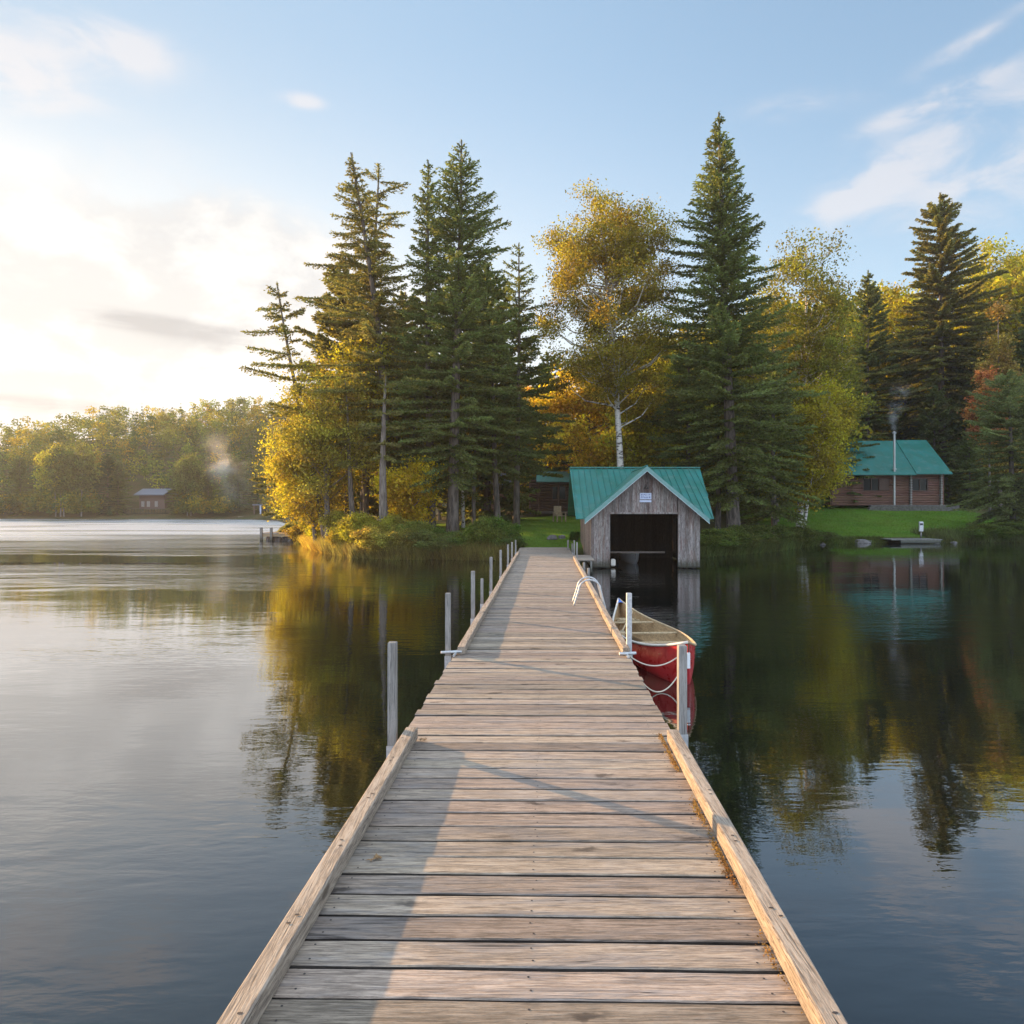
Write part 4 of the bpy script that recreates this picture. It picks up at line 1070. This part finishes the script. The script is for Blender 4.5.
Dc('aspen_tree', 'golden tree under the leaning pine at the tip of the point', 330, 33.5, 318, 365, 46, 2.4, 26, (.28,.24,.045), .17, ncl=42, nsub=12, nleaf=60, leaf=.064, csize=.3)
Dc('aspen_tree', 'lowest golden tree hanging over the small pier', 318, 34.5, 300, 420, 34, 1.4, 27, (.36,.29,.045), .12, ncl=34, nsub=11, nleaf=75, leaf=.062, csize=.28)
Dc('aspen_tree', 'golden-green tree between the two ragged spruces', 366, 36.5, 360, 330, 44, 3.0, 28, (.30,.25,.035), .18, ncl=38, nsub=11, nleaf=42, leaf=.09, csize=.32)
Dc('aspen_tree', 'yellow-green tree behind the slender pointed spruce', 408, 39, 404, 370, 40, 2.6, 29, (.25,.23,.035), .16, ncl=30, nsub=12, nleaf=55, leaf=.09, csize=.32)
Dc('maple_tree', 'small bright yellow tree low between trunks on the left bank', 408, 33, 406, 455, 26, .9, 30, (.48,.36,.03), .09, ncl=20, nsub=11, nleaf=70, leaf=.08, csize=.26)
Dc('maple_tree', 'green and yellow tree at the right edge high above the cabin', 1003, 78, 1000, 236, 44, 5, 31, (.30,.27,.035), .3, ncl=50, nsub=13, nleaf=75, leaf=.18, csize=.7, sub=.9)
Dc('larch_tree', 'slim tawny tree in front of the right edge canopy', 1000, 58, 998, 285, 22, 2.0, 32, (.26,.19,.05), .15, ncl=34, nsub=12, nleaf=60, leaf=.12, csize=.34, shape='cone')
Dc('maple_tree', 'small red-orange maple above the drooping spruce on the right', 990, 50, 990, 365, 19, 4.6, 33, C_RED, .1, ncl=14, nsub=11, nleaf=70, leaf=.1, csize=.3)
Dc('maple_tree', 'yellow tree left of the pointed dark spruce behind the cabin', 845, 74, 845, 292, 42, 3, 34, (.32,.27,.03), .25, ncl=40, nsub=13, nleaf=75, leaf=.17, csize=.6, sub=.8)
Dc('maple_tree', 'yellow tree right of the pointed dark spruce behind the cabin', 897, 76, 897, 279, 38, 3, 35, (.34,.29,.03), .25, ncl=40, nsub=13, nleaf=75, leaf=.17, csize=.6, sub=.8)
# bare trunks on the left bank
for i, (pxb, Z, wd, hh, mat, lab) in enumerate(((383, 31.5, .24, 9, 'bark_grey', 'thick grey trunk in the golden bushes of the point'), (356, 33, .17, 8, 'bark', 'slanting brown trunk left of the thick grey one'), (345, 36, .12, 8, 'bark', 'thin dark trunk between the leaning pine and the slanting one'),
        (412, 36, .16, 7, 'bark', 'dark trunk in the shade left of the tall spruce'), (474, 38, .13, 7, 'bark_grey', 'thin grey-barked tree just right of the tallest left spruce, nearer the water'), (463, 41, .12, 7, 'birch', 'thin pale-barked tree deep in the shade right of the tallest left spruce'), (717, 36.5, .18, 7, 'bark', 'brown trunk left of the largest spruce'))):
    loc, rot, H = place(pxb, Z, pxb+(-8 if i == 1 else 2), 400)
    rt = S('spruce_tree', lab, pxb, Z, pxb+(-12 if i == 1 else 2), 372+8*i, 26, 4.2, 60+i, C_SPRUCE_O if i < 3 else C_DARK, wd, whorl=.6, nb=5, sparse=.1, bark=mat)

# background trees, copies of a few sources
src_sp = S('spruce_tree', 'dark spruce in the background wood, behind the gap between birch and boathouse', 640, 56, 640, 330, 62, .8, 40, C_DARK, .25, whorl=.55, nb=7, sprig=.26, power=.7)
src_sp['group'] = 'background trees behind the point'
src_dc = Dc('aspen_tree', 'olive tree in the background wood directly behind the boathouse ridge', 700, 60, 700, 335, 62, 1.5, 41, C_OLIVE, .2, ncl=40, nsub=12, nleaf=75, leaf=.16, csize=.5, sub=.7)
src_dc['group'] = 'background trees behind the point'
def hgt(root): return max(v.co.z for v in next(c for c in root.children if c.name.startswith('trunk')).data.vertices)
hs, hd = hgt(src_sp), hgt(src_dc)/.93
BACK = [('s', 344, 41, 262, C_SPRUCE_O, 'olive spruce just behind the leaning pine'), ('s', 405, 44, 292, C_SPRUCE_O, 'olive spruce behind the gap between ragged and slender spruces'), ('s', 487, 45, 262, C_SPRUCE, 'green spruce behind the right flank of the tallest left spruce'),
        ('d', 518, 62, 372, (.30,.24,.04), 'gold-green tree behind the bushy dark spruce'), ('d', 690, 52, 318, (.26,.22,.035), 'olive gold tree just left of the largest spruce'),
        ('d', 775, 50, 282, (.24,.22,.035), 'olive tree just right of the largest spruce'), ('s', 838, 61, 350, C_SPRUCE_O, 'olive spruce at the right flank of the broad birch'), ('d', 452, 46, 345, (.24,.20,.035), 'olive tree seen through the tallest left spruce'), ('d', 870, 92, 282, (.33,.28,.035), 'yellow crown above the pointed dark spruce'),
        ('s', 548, 57, 352, C_DARK, 'dark spruce behind the chimney end of the dark cabin'), ('s', 745, 58, 330, C_DARK, 'dark spruce in the background between the largest spruce and the birch'),
        ('d', 560, 66, 378, C_ORANGE, 'orange tree far behind the dark cabin roof'), ('d', 630, 70, 372, (.34,.20,.03), 'amber tree far behind the birch trunk'), ('s', 470, 62, 350, C_DARK, 'dark spruce far behind the tallest left spruce'),
        ('d', 440, 58, 392, (.25,.20,.03), 'olive gold tree far behind the slender spruce'), ('d', 395, 60, 372, (.34,.22,.03), 'gold tree far behind the twin ragged spruces'), ('s', 800, 62, 330, C_DARK, 'dark spruce behind the broad yellow-green birch'),
        ('s', 835, 58, 370, C_DARK, 'dark spruce at the left end of the right cabin'), ('s', 905, 70, 330, C_DARK, 'dark spruce behind the right cabin roof, right of the stovepipe'), ('s', 965, 66, 345, C_DARK, 'dark spruce behind the right end of the cabin'),
        ('s', 985, 72, 310, C_SPRUCE, 'tall dark spruce right of the tall open spruce'), ('s', 1040, 60, 300, C_SPRUCE, 'dark spruce cut by the right edge of the view'), ('d', 1035, 70, 250, (.28,.24,.03), 'yellow-green tree cut by the right edge of the view'),
        ('s', 520, 70, 372, C_DARK, 'dark spruce far behind the lower thin spruce'), ('s', 600, 76, 388, C_DARK, 'dark spruce far behind the orange maple'), ('s', 935, 62, 385, C_DARK, 'dense dark spruce touching the back of the right cabin'),
        ('s', 970, 57, 432, C_DARK, 'low dark spruce at the right wall of the cabin'), ('d', 765, 66, 300, C_OLIVE, 'olive tree behind the right flank of the largest spruce'), ('s', 350, 56, 420, C_SPRUCE_O, 'olive spruce behind the slanting trunk on the point'), ('d', 955, 86, 285, (.30,.26,.03), 'yellow tree far behind the tall open spruce')]
rr = random.Random(21)
for kind, px, Z, top, col, lab in BACK:
    loc, rot, H = place(px, Z, px+rr.uniform(-3, 3), top); src, h0 = (src_sp, hs) if kind == 's' else (src_dc, hd)
    s = H/h0; ws = s*rr.uniform(.85, 1.05)
    dup(src, loc, (0, rot[1], rr.uniform(0, 6)), lab, (ws, ws, s), 'background trees behind the point', col)

# shrubs along the banks
shr = make_decid('shrub', 'x', 'shrub', (0, 0, 0), (0,0,0), 1.7, 1.15, .05, 50, C_GOLD, .03, part='stems', ncl=30, nsub=11, nleaf=80, leaf=.05, csize=.15, sub=.24, mind=.8, tbase=.1, group='shrubs along the left bank')
shr2 = make_decid('shrub', 'x', 'shrub', (0, 0, 0), (0,0,0), 1.7, 1.15, .05, 51, C_GREEN, .03, part='stems', ncl=20, nsub=10, nleaf=70, leaf=.055, csize=.17, sub=.24, tbase=.1, group='shrubs along the right bank')
ORD = ['first', 'second', 'third', 'fourth', 'fifth', 'sixth', 'seventh', 'eighth', 'ninth', 'tenth', 'eleventh', 'twelfth', 'thirteenth', 'fourteenth', 'fifteenth', 'sixteenth', 'seventeenth', 'eighteenth', 'nineteenth', 'twentieth', 'twenty-first', 'twenty-second']
left = [(306, 42, 524, C_GOLD), (318, 39.5, 522, C_GOLD), (330, 36, 524, (.45,.33,.04)), (341, 33.5, 518, C_GOLD), (352, 31.5, 528, (.45,.32,.05)), (365, 31, 520, (.36,.27,.04)), (376, 29.8, 532, (.44,.29,.06)), (388, 30.5, 522, (.32,.25,.04)), (398, 29.4, 531, (.30,.22,.05)),
        (412, 29.6, 527, (.20,.19,.04)), (425, 29.3, 534, (.18,.17,.05)), (437, 30.2, 524, (.12,.15,.03)), (449, 29.4, 533, (.16,.16,.05)), (462, 29.6, 530, (.13,.14,.03)), (478, 29.2, 522, (.17,.175,.035)), (488, 29.4, 508, (.16,.17,.035)), (498, 29.9, 512, (.12,.16,.03)), (508, 29.3, 532, (.12,.15,.04))]
for i, (px, Z, top, col) in enumerate(left):
    col = (col[0]*.82, col[1]*.98, col[2]); x = at(px, Z); z = gz(x, Z)-.08; H = zt(max(top, 512), Z)-z; lab = '%s shrub from the left along the left bank, counted from the small pier' % ORD[i]
    H *= (1.22 if i < 11 else .85); s = H/1.7; wx = max(s, .95 if i < 11 else .75)*rr.uniform(.85, 1.1)
    if i == 0:
        shr.location = (x, Z, z); shr.scale = (wx, wx, s); shr['label'] = lab
    else: dup(shr, (x, Z, z), (0, 0, rr.uniform(0, 6)), lab, (wx, wx, s), None, col)
right = [(712, 31.2, 535, (.12,.14,.04)), (723, 32, 529, (.10,.13,.03)), (735, 32.6, 534, (.13,.14,.04)), (747, 33.8, 526, (.10,.12,.03)), (758, 34.4, 533, (.14,.14,.04)), (770, 35.6, 525, (.10,.12,.03)), (781, 36.6, 531, (.13,.14,.04)), (793, 37.5, 527, (.10,.12,.03)), (806, 38.8, 530, (.10,.13,.03)), (816, 40.3, 533, (.11,.13,.04)),
         (575, 32.6, 536, (.08,.14,.03)), (972, 42.6, 529, (.10,.13,.03)), (984, 43, 524, (.11,.13,.03)), (998, 42.6, 528, (.10,.13,.03)), (1012, 43, 522, (.10,.12,.03)), (1026, 43, 526, (.10,.13,.03)), (540, 40, 520, (.1,.12,.03))]
rl = ['%s shrub from the left on the bank between boathouse and right lawn' % ORD[i] for i in range(10)]+['small green shrub against the left wall of the boathouse']+['%s shrub from the left under the drooping spruce at the right edge' % ORD[i] for i in range(5)]
for i, (px, Z, top, col) in enumerate(right[:-1]):
    x = at(px, Z); z = gz(x, Z)-.08; H = max(.5, zt(top, Z)-z); s = H/1.7; wx = max(s, .9)*rr.uniform(.95, 1.2)
    if i == 10: wx = s*.8
    if i == 0: shr2.location = (x, Z, z); shr2.scale = (wx, wx, s); shr2['label'] = rl[0]
    else: dup(shr2, (x, Z, z), (0, 0, rr.uniform(0, 6)), rl[i], (wx, wx, s), None, col)

# grass and reeds: blades
def blades(name, X, Y, hmin, hmax, wd, col, label, seed, kind='stuff', lean=.35):
    k_ = ~((X > 2.7) & (X < 7.4) & (Y < 32.6)); X, Y = X[k_], Y[k_]; r = np.random.default_rng(seed); n = len(X); Z0 = ground(X, Y)-.02
    h = r.uniform(hmin, hmax, n); a = r.uniform(0, 2*PI, n); l = r.normal(size=(n, 2))*lean*h[:, None]
    dx, dy = np.cos(a)*wd/2, np.sin(a)*wd/2
    V = np.empty((n, 3, 3)); V[:,0] = np.stack([X-dx, Y-dy, Z0], 1); V[:,1] = np.stack([X+dx, Y+dy, Z0], 1); V[:,2] = np.stack([X+l[:,0], Y+l[:,1], Z0+h], 1)
    o = link_mesh(name, V.reshape(-1, 3), np.arange(3*n).reshape(-1, 3), M['blade']); o.color = (*col, 1); return tag(o, label, 'grass', kind=kind)
r = np.random.default_rng(3)
def shore_pts(xa, xb, n, depth, r):
    X = r.uniform(xa, xb, n); Yb = np.interp(X, SP[:,0], SP[:,1]); Y = Yb+r.uniform(0, 1, n)**1.3*depth; return X, Y
X, Y = shore_pts(-9.5, .1, 26000, 2.2, r); blades('shore_grass', X, Y, .25, .75, .022, (.22,.19,.06), 'long tawny grass along the left bank by the dock', 1)
X, Y = shore_pts(-14, -8.8, 12000, 1.5, r); blades('shore_grass', X, Y, .2, .6, .03, (.38,.28,.07), 'golden grass round the tip of the wooded point', 2)
X, Y = shore_pts(7.0, 17.5, 26000, 2.4, r); blades('shore_grass', X, Y, .2, .6, .022, (.11,.13,.04), 'dark green grass on the bank right of the boathouse', 3)
X, Y = shore_pts(17.5, 22.3, 5000, .8, r); blades('shore_grass', X, Y, .06, .25, .025, (.10,.12,.03), 'short grass fringe at the foot of the right lawn', 4)
X, Y = shore_pts(25.2, 46, 22000, 2.5, r); blades('shore_grass', X, Y, .15, .55, .03, (.12,.13,.045), 'tall grass on the shore right of the landing', 5)
X = r.uniform(-8, 9, 90000); Y = r.uniform(28.4, 50, 90000); d_ = shore_dist(np.stack([X, Y], 1)); k = (lawn_mask(X, Y, d_) > .3) & (np.abs(X-1.4) < 30); blades('lawn_grass', X[k], Y[k], .03, .09, .016, (.12,.20,.025), 'short bright lawn grass beyond the end of the dock', 6)
X = r.uniform(16, 38, 130000); Y = r.uniform(41, 60, 130000); d_ = shore_dist(np.stack([X, Y], 1)); k = lawn_mask(X, Y, d_) > .3; blades('lawn_grass', X[k], Y[k], .03, .10, .022, (.11,.20,.025), 'mown green lawn grass in front of the right cabin', 7)

# ------------------------------------------------------------------ far woods
def forest(name, P, Hs, Rs, tints, conif, leafn, leafs, label, seed):
    r = np.random.default_rng(seed); Cs = []; Ts = []; As = []; Bs = []
    zg = ground(P[:,0], P[:,1])
    for i in range(len(P)):
        n = int(leafn*(Hs[i]/10)**1.2); H = Hs[i]; Rr = Rs[i]
        if conif[i]:
            t = 1-np.sqrt(r.uniform(0, 1, n)); t = np.round(t*H/.8)*.8/H+r.normal(size=n)*.012; rad = Rr*np.clip(1-t, .02, 1)*np.sqrt(r.uniform(.15, 1, n)); a = r.uniform(0, 2*PI, n)
            c = np.stack([rad*np.cos(a), rad*np.sin(a), H*.08+t*H*.92-rad*.25], 1); s = leafs*.8
        else:
            m = 13; cc = rng_unit(r, m)*[Rr*.72, Rr*.72, H*.30]; cc[:,2] += H*.62; k = r.integers(0, m, n)
            v = rng_unit(r, n); v *= (Rr*.46*r.uniform(.6, 1.05, n))[:, None]; c = cc[k]+v*[1,1,.75]; s = leafs
        c += [P[i,0], P[i,1], zg[i]]; A = norm(r.normal(size=(n,3))*[1,1,.8])*s*r.uniform(.5, 1.1, n)[:, None]; B = norm(np.cross(A, rng_unit(r, n)))*s*.6
        Cs.append(c); As.append(A); Bs.append(B); Ts.append(np.repeat(tints[i][None], n, 0))
    C = np.concatenate(Cs); V, Fc = rhombs(C, np.concatenate(As), np.concatenate(Bs)); T = np.concatenate(Ts)
    o = link_mesh(name, V, Fc, M['far_leaf']); a = o.data.attributes.new('tint', 'FLOAT_COLOR', 'FACE')
    a.data.foreach_set('color', np.hstack([T, np.ones((len(T), 1))]).astype(np.float32).ravel()); return tag(o, label, 'forest', kind='stuff')
def scatter(xa, xb, ya, yb, step, seed, dmin=2.5):
    r = np.random.default_rng(seed); xs, ys = np.meshgrid(np.arange(xa, xb, step), np.arange(ya, yb, step)); P = np.stack([xs.ravel(), ys.ravel()], 1)+r.uniform(-.45, .45, (xs.size, 2))*step
    return P[shore_dist(P) > dmin], r
PAL = np.array([(.12,.15,.03), (.17,.18,.035), (.23,.21,.035), (.32,.25,.035), (.36,.26,.04), (.08,.115,.03), (.36,.21,.04)])
def pal(r, n, p): return .85*PAL[r.choice(len(PAL), n, p=p)]*r.uniform(.8, 1.2, (n, 1))
P, r = scatter(-260, -28, 118, 215, 3.6, 5); vis = (P[:,0]/P[:,1] > -.95) & (P[:,0]/P[:,1] < -.22) & ~((np.abs(P[:,0]-fx) < 6.5) & (P[:,1] < 129)) & ~((np.abs(P[:,0]-bx) < 5) & (P[:,1] < 126)); P = P[vis]; n = len(P)
con = r.random(n) < .24; H = r.uniform(5.2, 9.2, n)+con*.3
nb = 420; bxx = r.uniform(-130, -36, nb); byy = np.interp(bxx, SP[:,0], SP[:,1])+r.uniform(.6, 4.5, nb); ok = ~((np.abs(bxx-fx) < 7) | (np.abs(bxx-bx) < 4.5))
P = np.vstack([P, np.stack([bxx, byy], 1)[ok]]); k2 = ok.sum(); con = np.concatenate([con, np.zeros(k2, bool)]); H = np.concatenate([H, r.uniform(1.6, 4.6, k2)]); n = len(P)
forest('far_forest', P, H, np.where(con, 1.3, np.minimum(r.uniform(1.5, 2.5, n), H*.42)), np.where(con[:, None], np.array([[.05,.075,.03]]), pal(r, n, [.27,.24,.18,.12,.05,.12,.02])), con, 380, .25, 'hazy autumn forest covering the hill on the far left shore', 6)
P, r = scatter(-26, 130, 72, 150, 5.5, 8); vis = (P[:,0]/P[:,1] < .95) & ((P[:,1] > 88) | (P[:,0] > 8)); P = P[vis]; n = len(P)
con = r.random(n) < .35; H = np.where(P[:,0] > 34, r.uniform(11, 15, n), np.where(P[:,0] < 22, r.uniform(7, 10, n), r.uniform(9, 12, n)))+con*1.0
forest('hill_forest', P, H, np.where(con, 2.2, r.uniform(2.6, 3.6, n)), np.where(con[:, None], np.array([[.04,.065,.028]]), pal(r, n, [.2,.2,.2,.18,.08,.1,.04])), con, 420, .30, 'autumn forest on the rise behind the cabins', 9)
# distinct trees on the far shore
fb = make_decid('birch_tree', 'x', 'tree', (0,0,0), (0,0,0), 11, 1.7, 3.6, 70, C_YG, .10, 'birch_dull', group='birches on the far left shore', ncl=34, nsub=8, nleaf=26, leaf=.17, csize=.40, sub=.5, mind=.7)
FB = [(56, 52, 'left-leaning far birch, leftmost of its close pair'), (61, 57, 'upright far birch beside the left-leaning one'), (64, 66, 'short far birch right of the close pair'), (81, 78, 'lone far birch between the close pair and the lake house'), (187, 184, 'far birch right of the lake house, left one of two'), (191, 190, 'far birch right of the lake house, right one of two')]
for i, (pb, pt, lab) in enumerate(FB):
    Z = 120.2; loc, rot, H = place(pb, Z, pt, 447+rr.uniform(-5, 10)); s = H/11
    if i == 0: fb.location = loc; fb.rotation_euler = rot; fb.scale = (s, s, s); fb['label'] = lab
    else: dup(fb, loc, (0, rot[1], rr.uniform(0, 6)), lab, (s, s, s), None, (.13,.14,.035))
FT = [('s', 20, 455, C_DARK, 'dark far spruce near the left edge of the view'), ('s', 108, 452, (.05,.08,.03), 'pointed green spruce left of the lake house on the far shore'), ('s', 118, 460, C_DARK, 'darker spruce touching the left side of the lake house'), ('s', 178, 462, C_DARK, 'dark far spruce just right of the lake house'),
      ('s', 208, 470, (.08,.09,.03), 'olive far spruce right of the two birches'), ('s', 238, 455, C_DARK, 'dark far spruce behind the boat shelter')]
for kind, px, top, col, lab in FT:
    Z = 123; loc, rot, H = place(px, Z, px, top); src, h0 = (src_sp, hs) if kind == 's' else (src_dc, hd); s = H/h0; dup(src, loc, (0, 0, rr.uniform(0, 6)), lab, (s*.9, s*.9, s), 'distinct trees on the far shore', col)

# ------------------------------------------------------------------ smoke
def smoke(name, label, pts, rads, dens, nscale, col=(.85,.9,1.0)):
    m, t, out = new_mat(name+'_volume')
    oc = t.coord('Object'); nn = t.noise(oc, nscale, 4, .6, .6)
    tot = None
    for p, rd_ in zip(pts, rads):
        mm = t.mapping(oc, loc=tuple(-c for c in p)); mm = t.mapping(mm, scale=(1/rd_[0], 1/rd_[1], 1/rd_[2]))
        ln = t.node('ShaderNodeVectorMath', operation='LENGTH'); t.put(ln.inputs[0], mm)
        g = t.math('MULTIPLY', t.ramp(ln.outputs['Value'], 0, 1, 1, 0), rd_[3]); tot = g if tot is None else t.math('MAXIMUM', tot, g)
    dn = t.math('MULTIPLY', t.math('MULTIPLY', tot, t.ramp(nn, .38, .68)), dens)
    pv = t.node('ShaderNodeVolumePrincipled'); pv.inputs['Color'].default_value = (*col, 1); t.put(pv.inputs['Density'], dn); pv.inputs['Anisotropy'].default_value = .2
    t.l.new(pv.outputs[0], out.inputs['Volume'])
    a = np.array([[p[i]-r_[i] for i in range(3)] for p, r_ in zip(pts, rads)]).min(0); b = np.array([[p[i]+r_[i] for i in range(3)] for p, r_ in zip(pts, rads)]).max(0)
    m_ = MB(); m_.box(a[0], b[0], a[1], b[1], a[2], b[2]); o = m_.build(name, m); return tag(o, label, 'smoke', kind='stuff')
cx, cy = 30.35, YC-.42
smoke('chimney_smoke', 'thin bluish smoke rising from the cabin stovepipe', [(cx, cy, 8.5), (cx-.1, cy, 9.3), (cx+.2, cy, 10.3), (cx+.5, cy, 11.3)], [(.35,.35,.6,1.2), (.6,.6,.9,1.0), (.9,.8,1.1,.7), (1.1,.9,1.2,.4)], .85, .9, (1,1,1))
sx0 = at(226, 114)
smoke('drifting_smoke', 'pale drifting smoke in front of the far forest', [(sx0, 114, zt(462, 114)), (sx0+1.6, 114, zt(480, 114)), (sx0-1.2, 114, zt(450, 114))], [(4.6,3,5.2,1), (3.6,2.5,7,.6), (4.2,2.5,4,.6)], .20, .22, (1,.98,.95))
HAZE = .0003
if HAZE:
    m, t, out = new_mat('haze'); pv = t.node('ShaderNodeVolumePrincipled'); pv.inputs['Color'].default_value = (.95,.97,1,1); pv.inputs['Density'].default_value = HAZE; pv.inputs['Anisotropy'].default_value = .35
    t.l.new(pv.outputs[0], out.inputs['Volume'])
    m_ = MB(); m_.box(-700, 700, -40, 800, -4, 48); tag(m_.build('haze', m), 'thin golden evening haze over the lake', 'haze', kind='stuff')
